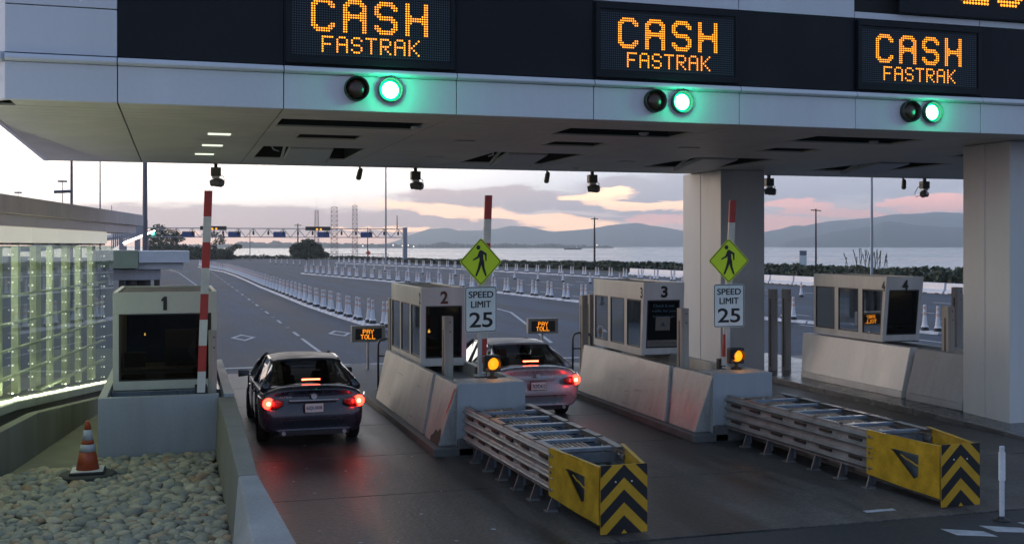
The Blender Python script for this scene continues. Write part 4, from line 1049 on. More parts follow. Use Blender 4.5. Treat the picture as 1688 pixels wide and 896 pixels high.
# second canopy building beyond booth one
t = thing('small_office_building', (-1.5, 48, 0), 'small flat roofed office with stepped white eaves behind booth one', 'building')
wp = mat('office_white', (.66, .67, .70), .5, var=.08, scale=1.2); gpnl = mat('office_olive', (.30, .34, .24), .5, var=.1)
b = MB(); b.box(-1.42, .52, 46.6, 50, 2.82, 3.30); b.build('eave_top', wp, t, bevel=.02)
b = MB(); b.box(-1.55, .30, 46.9, 49.8, 2.56, 2.80); b.build('eave_middle', wp, t, bevel=.02)
b = MB(); b.box(-3.2, -1.43, 46.55, 50, 2.60, 3.32); b.build('olive_panel', gpnl, t, bevel=.02)
b = MB(); b.box(-3.4, -.62, 47.2, 49.6, 2.12, 2.55); b.build('eave_lower', mat('office_grey', (.40, .40, .44), .5), t, bevel=.02)
b = MB()
for x in (-2.2, -1.75, -1.2, -.85): b.box(x, x + .22, 47.4, 47.7, 0, 2.12)
b.box(-2.0, -1.2, 48.5, 48.6, 0, 2.1); split(b, 'column', mat('office_dark', (.05, .05, .05), .5), t)

# ================================================================== cars
def make_car(x, y, paintc, label, plate, silver=False, group='cars at the toll lanes', scale=1.0, light=1.0):
    t = thing('car', (x, y, 0), label, 'car', group)
    hw_ = .915
    paint = mat('car_paint_' + ('silver' if silver else 'navy'), paintc, .3, metal=.25, var=.03, scale=2, coat=.8, fine=.02)
    st = [ # y, halfwidth, zbot, z shoulder, z top centre
        (0.00, .80, .30, .93, 1.00), (.06, .855, .26, .97, 1.05), (.35, .895, .22, .985, 1.09), (.75, .91, .20, .97, 1.06), (1.3, .915, .19, .94, 1.00), (2.2, .915, .18, .92, .97),
        (3.1, .915, .18, .905, .96), (3.7, .905, .19, .86, .96), (4.3, .88, .20, .78, .87), (4.68, .80, .23, .66, .74), (4.84, .66, .28, .52, .58)]
    def sec(Y, w, zb, zs, zt, k):
        zm = (zb + zs) / 2
        p = [(0, zb), (.75 * w, zb), (.93 * w, zb + .05), (.985 * w, zb + .18), (1.0 * w, zm + .0), (.992 * w, zs - .16), (.972 * w, zs - .06), (.90 * w, zs), (.62 * w, zt - .01), (0, zt)]
        out = []
        for (xx, zz) in p:
            yy = Y
            if k == 0: yy += .0 + (.13 * max(0, (zz - .62)) / .4) + (.10 * max(0, .42 - zz) / .15) + .10 * (abs(xx) / w) ** 4
            elif k == 1: yy += (.10 * max(0, (zz - .62)) / .4) + .06 * (abs(xx) / w) ** 4
            out.append((xx, yy, zz))
        return out
    half = [sec(*s_, k) for k, s_ in enumerate(st)]; n = len(half[0])
    vs = []; ring = 2 * n - 2
    for h in half:
        for q in h: vs.append((x + q[0], y + q[1], q[2]))
        for q in h[-2:0:-1]: vs.append((x - q[0], y + q[1], q[2]))
    fs = []
    for i in range(len(half) - 1):
        for k in range(ring): fs.append((i * ring + k, i * ring + (k + 1) % ring, (i + 1) * ring + (k + 1) % ring, (i + 1) * ring + k))
    for i in (0, len(half) - 1):   # caps as strips left-right
        for k in range(n - 1):
            a, c2 = k, (ring - k) % ring; a2, c3 = k + 1, (ring - k - 1) % ring
            f = [i * ring + a, i * ring + a2, i * ring + c3, i * ring + c2]; f2 = []
            for q in f:
                if q not in f2: f2.append(q)
            if len(f2) >= 3: fs.append(tuple(f2))
    b = MB(); b.add(vs, fs); body = b.build('body', paint, t, smooth=True)
    sm = body.modifiers.new('sub', 'SUBSURF'); sm.levels = 2; sm.render_levels = 2
    # wheel arches: boolean with temporary cutters, applied at once
    cut = MB()
    WY = (1.02, 3.82)
    for wy in WY:
        for s in (-1, 1): cut.tube([(x + s * .64, y + wy, .335), (x + s * 1.1, y + wy, .335)], .385, 32)
    co = cut.build('cutter', paint); bo = body.modifiers.new('cut', 'BOOLEAN'); bo.object = co; bo.operation = 'DIFFERENCE'; bo.solver = 'EXACT'
    dg = bpy.context.evaluated_depsgraph_get(); me = bpy.data.meshes.new_from_object(body.evaluated_get(dg)); body.modifiers.clear(); body.data = me
    bpy.data.objects.remove(co)
    for p in me.polygons: p.use_smooth = True
    try: me.set_sharp_from_angle(angle=R(38))
    except Exception: pass
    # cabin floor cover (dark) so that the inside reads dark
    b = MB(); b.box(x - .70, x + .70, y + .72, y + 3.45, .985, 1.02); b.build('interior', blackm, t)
    # pillar + roof geometry
    RB = [(-.66, .52, 1.065), (.66, .52, 1.065)]; RT = [(-.54, 1.28, 1.395), (.54, 1.28, 1.395)]
    FB = [(-.74, 3.55, .96), (.74, 3.55, .96)]; FT = [(-.57, 2.62, 1.42), (.57, 2.62, 1.42)]
    SBp = [(.845, .62, .96), (.86, 1.35, .95), (.865, 2.15, .935), (.86, 3.2, .925)]
    STp = [(.60, 1.22, 1.385), (.625, 1.50, 1.42), (.64, 2.12, 1.435), (.60, 2.72, 1.40)]
    W_ = lambda q: (x + q[0], y + q[1], q[2])
    # roof surface: grid
    b = MB(); ny, nx_ = 10, 10; vs = []
    for i in range(ny + 1):
        f = i / ny; yy = 1.22 + f * (2.72 - 1.22); zc = 1.40 + .055 * sin(pi * min(1, .12 + f * .8)); hw2 = .615 + .02 * sin(pi * f)
        for j in range(nx_ + 1):
            g_ = j / nx_ * 2 - 1; vs.append((x + hw2 * g_, y + yy + (.05 * (1 - g_ * g_)) * (-1 if f < .5 else 1) * abs(1 - 2 * f), zc + .012 - .045 * abs(g_) ** 3))
    m_ = nx_ + 1; roofp = mat('roof_paint_' + ('silver' if silver else 'navy'), paintc, .42, metal=.0, var=.03, scale=2, spec=.35)
    fs = [(i * m_ + j, i * m_ + j + 1, (i + 1) * m_ + j + 1, (i + 1) * m_ + j) for i in range(ny) for j in range(nx_)]
    b.add(vs, fs); ro = b.build('roof', roofp, t, smooth=True, recalc=False); so_ = ro.modifiers.new('s', 'SOLIDIFY'); so_.thickness = .03; so_.offset = -1
    b = MB()
    for s in (-1, 1):
        q = lambda p: (x + s * p[0], y + p[1], p[2])
        b.tube([q((.80, .50, .98)), q((.70, .82, 1.17)), q((.590, 1.22, 1.352))], [.085, .06, .030], 8)        # rear pillar
        b.tube([q((.865, 2.12, .95)), q((.64, 2.10, 1.42))], [.035, .03], 6)
        b.tube([q((.83, 3.45, .93)), q((.72, 3.05, 1.22)), q((.60, 2.70, 1.40))], [.05, .04, .035], 8)
        b.tube([q((.60, 1.20, 1.355)), q((.615, 1.6, 1.40)), q((.62, 2.1, 1.41)), q((.59, 2.70, 1.375))], .030, 8)
    b.build('pillar', paint, t, smooth=True)
    b = MB()
    for s in (-1, 1):
        q = lambda p: (x + s * p[0], y + p[1], p[2])
        b.tube([q((.875, .62, .965)), q((.885, 1.35, .955)), q((.89, 2.15, .945)), q((.885, 3.25, .935))], .014, 6)
        b.tube([q((.90, 1.15, .66)), q((.905, 3.4, .60))], .008, 6)
    b.build('window_trim', chrome, t)
    b = MB(); n2 = 8; vs = []   # rear window curved
    for i in range(n2 + 1):
        f = i / n2
        for j in range(9):
            g_ = j / 4 - 1; wd = .71 - .13 * f; vs.append((x + wd * g_, y + .50 + .74 * f - .10 * (1 - g_ * g_) * (1 - .4 * f), 1.07 + .335 * f + .02 * (1 - g_ * g_)))
    b.add(vs, [(i * 9 + j, i * 9 + j + 1, (i + 1) * 9 + j + 1, (i + 1) * 9 + j) for i in range(n2) for j in range(8)]); b.build('rear_window', glz_car, t, smooth=True, recalc=False)
    b = MB(); vs = []
    for i in range(n2 + 1):
        f = i / n2
        for j in range(9):
            g_ = j / 4 - 1; wd = .78 - .19 * f; vs.append((x + wd * g_, y + 3.5 - .84 * f + .12 * (1 - g_ * g_), .97 + .445 * f))
    b.add(vs, [(i * 9 + j, i * 9 + j + 1, (i + 1) * 9 + j + 1, (i + 1) * 9 + j) for i in range(n2) for j in range(8)]); b.build('windscreen', glz_car, t, smooth=True, recalc=False)
    for s in (-1, 1):
        for i in range(3):
            b = MB(); q = lambda p: (x + s * p[0], y + p[1], p[2]); a, c2, d2, e2 = SBp[i], SBp[i + 1], STp[i + 1], STp[i]
            b.quad(q(a), q(c2), q(d2), q(e2)); b.build('side_window', glz_car, t, recalc=False)
    # seats
    for sx in (-.38, .38):
        for (yy, zz) in ((1.35, 1.02), (2.15, 1.0)):
            b = MB(); b.hexa([(x + sx - .2, y + yy, zz), (x + sx + .2, y + yy, zz), (x + sx + .2, y + yy + .1, zz), (x + sx - .2, y + yy + .1, zz), (x + sx - .17, y + yy - .07, zz + .12), (x + sx + .17, y + yy - .07, zz + .12), (x + sx + .17, y + yy + .0, zz + .12), (x + sx - .17, y + yy + .0, zz + .12)])
            b.hexa([(x + sx - .12, y + yy - .07, zz + .14), (x + sx + .12, y + yy - .07, zz + .14), (x + sx + .12, y + yy + .02, zz + .14), (x + sx - .12, y + yy + .02, zz + .14), (x + sx - .10, y + yy - .09, zz + .30), (x + sx + .10, y + yy - .09, zz + .30), (x + sx + .10, y + yy, zz + .30), (x + sx - .10, y + yy, zz + .30)])
            b.build('seat', blackm, t, bevel=.03)
    # wheels
    tyre = mat('tyre_rubber', (.02, .02, .02), .8, bump=.2, bscale=40); rimm = mat('alloy', (.35, .36, .38), .3, metal=.8)
    for wy in WY:
        for s in (-1, 1):
            b = MB(); b.lathe([(.20, -.10), (.29, -.105), (.325, -.085), (.335, -.04), (.335, .04), (.325, .085), (.29, .105), (.20, .10)], (x + s * .80, y + wy, .335), 36, 'x')
            tr_ = b.build('wheel', tyre, t, smooth=True)
            b = MB(); b.lathe([(.0, .05), (.06, .055), (.07, .03), (.19, .03), (.215, .08), (.225, .1)] if s > 0 else [(.0, -.05), (.06, -.055), (.07, -.03), (.19, -.03), (.215, -.08), (.225, -.1)], (x + s * .80, y + wy, .335), 30, 'x')
            for k in range(5):
                a = 2 * pi * k / 5 + .3; b.bar((x + s * .86, y + wy + .04 * cos(a), .335 + .04 * sin(a)), (x + s * .885, y + wy + .20 * cos(a), .335 + .20 * sin(a)), .05, .025, (1, 0, 0))
            b.build('rim', rimm, tr_)
    b = MB(); b.box(x - .66, x + .66, y + .5, y + 4.4, .16, .30); b.build('underbody', blackm, t)
    # tail lights: wrap-around lens following body corner
    tl_red = mat('tail_lens', (.30, .008, .006), .15, coat=1)
    for s in (-1, 1):
        b = MB(); vs = []
        path = [(.50, .022, .80), (.62, .012, .79), (.74, .03, .785), (.815, .07, .79), (.862, .16, .80), (.90, .34, .835)]
        for (px2, py2, zc) in path:
            for dz_ in (-.075, -.03, .03, .075): vs.append((x + s * (px2 + .02), y + py2 + .05 + .05 * (zc + dz_ - .72) - .045, zc + dz_ * (1.0 if px2 > .6 else .5)))
        b.add(vs, [(i * 4 + j, i * 4 + j + 1, (i + 1) * 4 + j + 1, (i + 1) * 4 + j) for i in range(len(path) - 1) for j in range(3)])
        tl = b.build('tail_light', tl_red, t, smooth=True, recalc=False); sl = tl.modifiers.new('s', 'SOLIDIFY'); sl.thickness = .03; sl.offset = 0
        b = MB(); b.lathe([(0, -.014), (.030, -.012), (.042, 0)], (x + s * .775, y + .025, .80), 16, 'y'); b.build('brake_bulb', emit('brake_core', (1, .12, .03), 45), tl, smooth=True)
        b = MB(); b.lathe([(.042, -.012), (.082, -.008), (.10, .012)], (x + s * .775, y + .028, .80), 16, 'y'); b.build('brake_glare_ring', emit('brake_halo', (1, .02, .01), 14), tl, smooth=True)  # glowing ring that imitates the glare around the bulb
        lightobj('POINT', (x + s * .76, y - .22, .80), 2.6 * light, (1, .02, .01), .05, t)
    b = MB(); b.box(x - .16, x + .16, y + .50, y + .53, 1.125, 1.150); b.build('centre_brake_light', emit('brake_bar', (1, .10, .04), 14), t, bevel=.004)
    # plate, trims, bumper
    b = MB(); b.box(x - .17, x + .17, y + .005, y + .03, .62, .79); b.build('plate_recess', blackm, t, bevel=.01)
    b = MB(); b.box(x - .155, x + .155, y - .008, y + .004, .63, .78); pl_ = b.build('licence_plate', mat('plate_white', (.62, .60, .56), .4), t, bevel=.004)
    text('plate_number', plate, .27, .075, (x, y - .011, .70), mat('plate_ink', (.03, .04, .12), .5), pl_, bold=.01)
    b = MB(); b.box(x - .42, x + .42, y + .0, y + .045, .822, .85); b.build('boot_trim', chrome, t, bevel=.008)
    b = MB(); b.lathe([(.036, -.006), (.046, -.01), (.052, 0)], (x, y + .035, .905), 24, 'y'); b.box(x - .05, x + .05, y + .02, y + .03, .897, .913); b.build('badge', chrome, t)
    if not silver: text('model_lettering', 'ALTIMA', .22, .028, (x - .48, y + .045, .90), chrome, t)
    b = MB(); b.box(x - .58, x + .58, y - .012, y + .06, .50, .512); b.box(x - .60, x + .60, y + .03, y + .2, .235, .31); b.build('bumper_trim', blackm, t, bevel=.006)
    b = MB()
    for s in (-1, 1): b.tube([(x + s * .52, y - .0, .28), (x + s * .52, y + .2, .28)], .035, 12)
    split(b, 'exhaust', chrome, t)
    for s in (-1, 1):
        b = MB(); cx2, cy2, cz2 = x + s * 1.01, y + 3.02, 1.01
        b.hexa([(cx2 - .11, cy2 - .03, cz2 - .07), (cx2 + .11, cy2 - .0, cz2 - .05), (cx2 + .09, cy2 + .12, cz2 - .05), (cx2 - .11, cy2 + .12, cz2 - .06), (cx2 - .11, cy2 - .03, cz2 + .07), (cx2 + .10, cy2, cz2 + .05), (cx2 + .08, cy2 + .1, cz2 + .04), (cx2 - .11, cy2 + .12, cz2 + .06)])
        b.box(x + s * .90 - .03, x + s * .90 + .03, cy2 + .02, cy2 + .1, cz2 - .06, cz2 - .03); b.build('wing_mirror', paint, t, bevel=.025)
        b = MB()
        for yy in (1.7, 2.75): b.box(x + s * .915 - .012, x + s * .915 + .016, y + yy, y + yy + .18, .80, .825)
        split(b, 'door_handle', paint, t, bevel=.006)
        b = MB()
        for yy in (2.18, 3.3, 1.22): b.box(x + s * .903 - .02, x + s * .903 + .0125, y + yy, y + yy + .008, .30, .92)
        split(b, 'door_gap', blackm, t)
    t.scale = (scale, scale, scale)
    return t
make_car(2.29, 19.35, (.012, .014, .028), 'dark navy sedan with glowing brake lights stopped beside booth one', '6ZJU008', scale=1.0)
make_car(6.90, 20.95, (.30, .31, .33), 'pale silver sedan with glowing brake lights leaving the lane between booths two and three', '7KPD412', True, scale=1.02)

# ================================================================== plaza beyond: delineator rows
dm_w = mat('delineator_white', (.72, .73, .77), .5, var=.1); dm_b = mat('delineator_band', (.66, .46, .40), .4, var=.1)
def delin_proto(label, group):
    t = thing('lane_delineator', (0, 0, 0), label, 'delineator', group)
    b = MB(); b.lathe([(.16, .14), (.11, .22), (.072, .6), (.062, 1.02), (.05, 1.05), (0, 1.05)], (0, 0, 0), 10); b.build('sleeve', dm_w, t, smooth=False)
    b = MB(); b.lathe([(.077, .62), (.074, .74)], (0, 0, 0), 10); b.lathe([(.071, .86), (.068, .98)], (0, 0, 0), 10); b.build('reflective_band', dm_b, t)
    b = MB(); b.lathe([(.17, 0), (.17, .05), (.13, .14), (0, .14)], (0, 0, 0), 10); b.build('base', blackm, t)
    return t
def along(path, step, start=0):
    out = []; d = start; path = [Vector((p[0], p[1], 0)) for p in path]; acc = 0
    for a, c2 in zip(path, path[1:]):
        l = (c2 - a).length
        while d <= acc + l: out.append((a + (c2 - a) * ((d - acc) / l), (c2 - a).normalized())); d += step
        acc += l
    return out
rows = [([(8.5, 45.6), (8.05, 50), (7.82, 54.8), (7.44, 64.7), (7.23, 79.4), (6.99, 94.9), (6.93, 111.3), (6.8, 129), (6.3, 153), (4.79, 172), (3.7, 190)], 2.35, 'white banded delineator in the long curving row left of booth two', 'delineators along the first curved kerb', True, 66),
        ([(29, 37), (27.2, 45.3), (24.1, 63.1), (22.9, 80), (22.4, 90), (20.1, 105.4), (15.2, 141)], 2.7, 'white delineator in the kerbed row running behind booths three and four', 'delineators along the second kerb', True, 40),
        ([(42, 62), (38.5, 90), (33.0, 118), (29, 140), (17, 234)], 5.0, 'thin white delineator in the sparse middle row of the far plaza', 'delineators in the middle row', False, 34),
        ([(47, 84), (44.0, 125), (40, 165), (31, 225)], 3.4, 'small white delineator in the farthest row before the shore scrub', 'delineators in the far row', True, 42)]
protos = []
for path, step, lb, gr, pair, mxn in rows:
    pr0 = delin_proto(lb, gr) if not protos else None
    if pr0: protos.append(pr0)
    cnt = 0
    used = [False]
    for (p, d) in along(path, step, .6):
        if cnt >= mxn: break
        for off in ((-.32, .32) if pair else (0,)):
            if pr0 is not None and not used[0]: o = pr0; used[0] = True
            else:
                src = protos[0]; o = src.copy(); C.objects.link(o)
                for ch in [c_ for c_ in src.children]: cc = ch.copy(); C.objects.link(cc); cc.parent = o
            o['label'] = lb; o['group'] = gr
            q = p + d * off
            o.location = (q.x, q.y, .11 if pair else 0)
            o.rotation_euler.z = random.random() * 3; s_ = random.uniform(.95, 1.03); o.scale = (s_, s_, s_)
        cnt += 1
kmat = mat('white_kerb', (.55, .56, .60), .6, var=.35, scale=2)
for (path, nm) in ((rows[0][0], 'kerb_strip'), (rows[1][0], 'kerb_strip'), (rows[3][0], 'kerb_strip')):
    b = MB()
    for (x0, y0), (x1, y1) in zip(path, path[1:]):
        d = Vector((x1 - x0, y1 - y0, 0)); l = d.length; d.normalize(); n2 = Vector((-d.y, d.x, 0)) * .28; k = 0
        m2 = max(1, int(l / 1.2))
        for i in range(m2):
            a = Vector((x0, y0, 0)) + d * (l * i / m2 + .06); c2 = Vector((x0, y0, 0)) + d * (l * (i + 1) / m2 - .06)
            b.hexa([a - n2, c2 - n2, c2 + n2, a + n2] + [q + Vector((0, 0, .11)) for q in (a - n2 * .7, c2 - n2 * .7, c2 + n2 * .7, a + n2 * .7)])
    tag(b.build(nm, kmat), kind='structure')
# white long barriers far right
proto = None
for k in range(15):
    y = 66 + k * 4.0; x = 53.6 - .02 * k * 4.0
    if proto is None:
        t = thing('plastic_barrier', (0, 0, 0), 'white plastic barrier in the row along the right edge of the plaza', 'barrier', 'white plastic barriers before the scrub')
        b = MB(); b.prism([(-.3, 0), (.3, 0), (.3, .15), (.14, .32), (.10, .80), (-.10, .80), (-.14, .32), (-.3, .15)], 'y', -1.9, 1.9); b.build('shell', mat('barrier_white', (.62, .64, .70), .4, var=.1), t, bevel=.03)
        b = MB()
        for q in (-1.3, 0, 1.3): b.box(-.32, -.27, q - .2, q + .2, .0, .07)
        split(b, 'fork_slot', blackm, t); proto = t; o = t
    else:
        o = proto.copy(); C.objects.link(o)
        for ch in proto.children: cc = ch.copy(); C.objects.link(cc); cc.parent = o
    o.location = (x, y, 0); o.rotation_euler.z = R(1.1)
# left-over pedestal at booth 2 right: two large banded channelizers near lane 2
for (x, y, lb) in ((9.0, 33.5, 'cream banded delineator right of the left speed limit sign'), (8.35, 36.5, 'white delineator on a kerb half hidden by the left speed limit sign')):
    o = protos[0].copy(); C.objects.link(o)
    for ch in protos[0].children: cc = ch.copy(); C.objects.link(cc); cc.parent = o
    o.location = (x - 1.6, y - 3.2, .0); o['label'] = lb; o['group'] = 'loose delineators'; o.scale = (1.1, 1.1, 1.1)

# ================================================================== far side: truss gantry, poles, towers
gal = mat('gantry_grey', (.30, .31, .35), .5, metal=.3)
t = thing('overhead_gantry', (15, 234, 0), 'long triangulated overhead truss across the far lanes, standing on two posts', 'gantry')
Yg, gx0, gx1 = 234, -10.4, 46.9
b = MB(); b.box(gx1 - .45, gx1 + .45, Yg - .4, Yg + .4, 0, 7.4); b.box(gx0 - .4, gx0 + .4, Yg - .4, Yg + .4, 0, 7.4); b.build('post', gal, t)
b = MB(); b.box(gx0, gx1, Yg - .12, Yg + .12, 7.0, 7.16); b.box(gx0, gx1, Yg - .12, Yg + .12, 5.2, 5.36); b.box(gx0, gx1, Yg + 1, Yg + 1.15, 7.0, 7.14)
nb = 19; w = (gx1 - gx0) / nb
for i in range(nb):
    a = gx0 + i * w; b.bar((a, Yg, 5.28), (a + w / 2, Yg, 7.08), .13, .13); b.bar((a + w / 2, Yg, 7.08), (a + w, Yg, 5.28), .13, .13)
b.build('truss', gal, t)
for i in range(nb):
    if i in (0, 1): continue
    b = MB(); a = gx0 + (i + .5) * w; b.lathe([(0, -.5), (.16, -.42), (.22, -.1), (.18, .3), (.05, .42), (.03, .8), (0, .8)], (a, Yg - .2, 6.2), 8); b.build('lane_reader', blackm, t)
bs = mat('blue_sign', (.02, .06, .22), .4)
for i in (3, 6, 9, 12, 15):
    b = MB(); a = gx0 + (i + .9) * w; b.box(a - .2, a + 2.3, Yg - .22, Yg - .14, 5.35, 6.4); b.build('sign_panel', bs, t)
for i in (5, 12):
    b = MB(); a = gx0 + (i + .0) * w; b.box(a, a + 5.2, Yg - .5, Yg - .22, 6.7, 7.5); s_ = b.build('message_board', blackm, t)
    b = MB()
    for q in (2.2, 3.0): b.box(a + q, a + q + .35, Yg - .53, Yg - .505, 6.8, 7.1)
    b.build('amber_pixels', amber_dot, s_)
b = MB(); b.lathe([(.0, -.1), (.28, -.1), (.28, .1), (0, .1)], (gx0 + 6.0, Yg - .4, 6.0), 14, 'y'); b.build('green_light', emit('far_green', (.05, 1, .55), 12), t)
b = MB(); b.tube([(gx1 - 1.7, Yg, 7.1), (gx1 - 1.7, Yg, 10.0)], [.14, .08], 6); b.build('antenna', mat('red_mast', (.25, .04, .03), .6), t)
# lamp posts and poles
def pole(x, y, h, r, label, cat='lamp post', arms=None, m=None, nm='lamp_post', grp=None):
    t = thing(nm, (x, y, 0), label, cat, grp); m = m or gal
    b = MB(); b.tube([(x, y, 0), (x, y, h * .5), (x, y, h)], [r * 1.15, r, r * .75], 10); b.lathe([(r * 2.2, 0), (r * 2.2, .1), (r * 1.3, .25)], (x, y, 0), 10); b.build('shaft', m, t, smooth=False)
    if arms:
        b = MB()
        for (p, q, rr) in arms: b.tube([(x + p[0], y + p[1], p[2]), (x + q[0], y + q[1], q[2])], rr, 6)
        b.build('arm', m, t)
    return t
import itertools
def at(px, d):
    tt = (px - 844) / 1830; r = tt * d; c_, s_ = cos(YAW), sin(YAW); return (r * c_ + d * s_, d * c_ - r * s_)
mauve = mat('pole_mauve', (.17, .15, .17), .5)
x, y = at(239, 62); pole(x, y, 14, .13, 'thick grey pole rising behind the roof end of the glass building', m=mauve)
x, y = at(118, 58); pole(x, y, 13, .07, 'pole with a flat lamp arm behind the glass building, leftmost of the tall ones', m=mauve,
     arms=[((-.85, 0, 6.3), (0, 0, 6.35), .09), ((-.18, 0, 5.0), (-.18, 0, 5.7), .09)])
x, y = at(165, 75); pole(x, y, 14, .045, 'thin dark pole between the two thicker ones behind the roof', m=mauve)
x, y = at(103, 150); o = pole(x, y, 12.4, .06, 'distant double headed lamp post above the roof at the left', m=mauve, arms=[((-.6, 0, 12.2), (.6, 0, 12.2), .14)])
x, y = at(30, 190); pole(x, y, 12.8, .06, 'tiny double headed lamp post at the far left above the roof', m=mauve, arms=[((-.6, 0, 12.6), (.6, 0, 12.6), .14)])
x, y = at(184, 140); pole(x, y, 8.6, .05, 'short thin post above the roof edge of the glass building', 'post', m=mauve)
x, y = at(636, 237); pole(x, y, 22, .18, 'very tall thin pole beside the right end of the truss gantry')
x, y = at(1437, 98.5); pole(x, y, 10.5, .12, 'tall blue grey pole behind booth four', m=mat('pole_blue', (.22, .27, .33), .45, metal=.3))
wood = mat('dark_wood', (.05, .035, .03), .8)
x, y = at(980, 200); pole(x, y, 8.6, .16, 'dark utility pole with short crossarms in the middle of the bay view', 'utility pole', [((-.7, 0, 8.35), (.7, 0, 8.35), .08)], wood, 'utility_pole')
x, y = at(1345, 126); pole(x, y, 7.7, .10, 'dark utility pole with a red lit crossarm left of the tall blue pole', 'utility pole', [((-.65, 0, 7.55), (.65, 0, 7.5), .06)], wood, 'utility_pole')
x, y = at(491, 320); pole(x, y, 9.9, .2, 'dark utility pole with crossarm rising over the round bush', 'utility pole', [((-1.0, 0, 9.4), (1.0, 0, 9.4), .12)], wood, 'utility_pole')
x, y = at(606, 256); pole(x, y, 7.8, .1, 'thin pole above the orange diamond sign', 'utility pole', [((-.5, 0, 7.4), (.5, 0, 7.4), .06)], wood, 'utility_pole')
x, y = at(412, 250); pole(x, y, 7.2, .09, 'pair post left of the round bush under the truss', 'post', m=mauve)
x, y = at(607, 250); t = thing('roadwork_sign', (x, y, 0), 'small orange diamond sign below the far truss', 'sign')
b = MB(); b.prism([(x - .62, 1.9), (x, 1.28), (x + .62, 1.9), (x, 2.52)], 'y', y - .1, y - .07); b.build('plate', mat('orange_sign', (.75, .10, .03), .5), t)
b = MB(); b.box(x - .05, x + .05, y - .06, y, 0, 2.2); b.build('post', wood, t)
x, y = at(1324, 127); t = thing('roadside_sign', (x, y, 0), 'small dark and white sign board standing on the shore left of the tall poles', 'sign')
b = MB(); b.box(x - .45, x + .45, y, y + .06, .9, 2.95); b.build('plate', mat('sign_slate', (.16, .18, .22), .5), t); b = MB(); b.box(x - .43, x + .43, y - .02, y - .003, 1.1, 2.4); b.build('white_panel', signw, t)
b = MB(); b.box(x - .4, x - .32, y + .07, y + .13, 0, 1); b.box(x + .32, x + .4, y + .07, y + .13, 0, 1); b.build('post', wood, t)
lat = mat('lattice_paint', (.30, .17, .17), .6)
for (px, h, wb, wt, lb) in ((522, 14, .75, .45, 'slim tapering lattice mast, leftmost of the three'), (551, 15, .95, .85, 'square lattice tower, middle of the three'), (585, 15.5, .75, .6, 'lattice mast, rightmost of the three')):
    x, y = at(px, 330); t = thing('lattice_tower', (x, y, -1), lb, 'tower', 'lattice towers by the water'); b = MB(); n = 12
    for sx, sy in ((-1, -1), (1, -1), (1, 1), (-1, 1)): b.bar((x + sx * wb, y + sy * wb, -1), (x + sx * wt, y + sy * wt, h), .08, .08)
    for k in range(n):
        z0, z1 = -1 + (h + 1) * k / n, -1 + (h + 1) * (k + 1) / n; w0 = wb + (wt - wb) * k / n; w1 = wb + (wt - wb) * (k + 1) / n
        for sy in (-1, 1): b.bar((x - w0, y + sy * w0, z0), (x + w1, y + sy * w1, z1), .05, .05); b.bar((x + w0, y + sy * w0, z0), (x - w1, y + sy * w1, z1), .05, .05); b.bar((x - w1, y + sy * w1, z1), (x + w1, y + sy * w1, z1), .08, .08)
    b.build('lattice', lat, t); b = MB(); b.tube([(x, y, h), (x, y, h + 4.0)], .03, 5); b.build('antenna', lat, t)
# pier/fence by water
x0, y0 = at(540, 300); x1, y1 = at(640, 300); t = thing('pier_railing', (x0, y0, 0), 'low pier with railing over the water under the truss', 'pier'); b = MB()
b.bar((x0, y0, -.3), (x1, y1, -.3), 1.5, .35); b.build('deck', wood, t); b = MB(); b.bar((x0, y0, 1.3), (x1, y1, 1.3), .12, .12); b.bar((x0, y0, .6), (x1, y1, .6), .08, .08)
for k in range(13): f = k / 12; b.box(x0 + (x1 - x0) * f - .06, x0 + (x1 - x0) * f + .06, y0 + (y1 - y0) * f - .06, y0 + (y1 - y0) * f + .06, -1.6, 1.3)
b.build('railing', gal, t)
# far left ramp; row of lamps stands in for streaks of passing headlights
x0, y0 = at(188, 95); x1, y1 = at(243, 150); t = thing('elevated_ramp', (x0, y0, 0), 'raised ramp with added white lamps for headlight streaks beyond the end of the glass building', 'bridge')
b = MB(); b.bar((x0 - 6, y0 - 8, 3.2), (x1, y1, 5.4), 2.0, .3); 
for f in (.2, .6, .95): b.box(x0 + (x1 - x0) * f - .3, x0 + (x1 - x0) * f + .3, y0 + (y1 - y0) * f - .3, y0 + (y1 - y0) * f + .3, 0, 3.1 + 2 * f)
b.build('deck', mat('ramp_concrete', (.35, .32, .34), .7), t)
b = MB(); 
for k in range(26):
    f = k / 25; q = Vector((x0, y0, 3.75)).lerp(Vector((x1, y1, 5.5)), f); b.lathe([(0, -.13), (.17, 0), (0, .13)], (q.x + .9, q.y - .9, q.z), 6)
b.build('headlight_row', emit('headlight_white', (1, .93, .85), 6), t)
b = MB()
for k in range(26):
    f = k / 25; q = Vector((x0, y0, 3.3)).lerp(Vector((x1, y1, 5.5)), f); b.box(q.x - .06, q.x + .06, q.y - 1.06, q.y - .95, q.z, q.z + 1.4)
b.bar((x0, y0 - 1, 4.75), (x1, y1 - 1, 6.95), .1, .15); b.build('railing', gal, t)

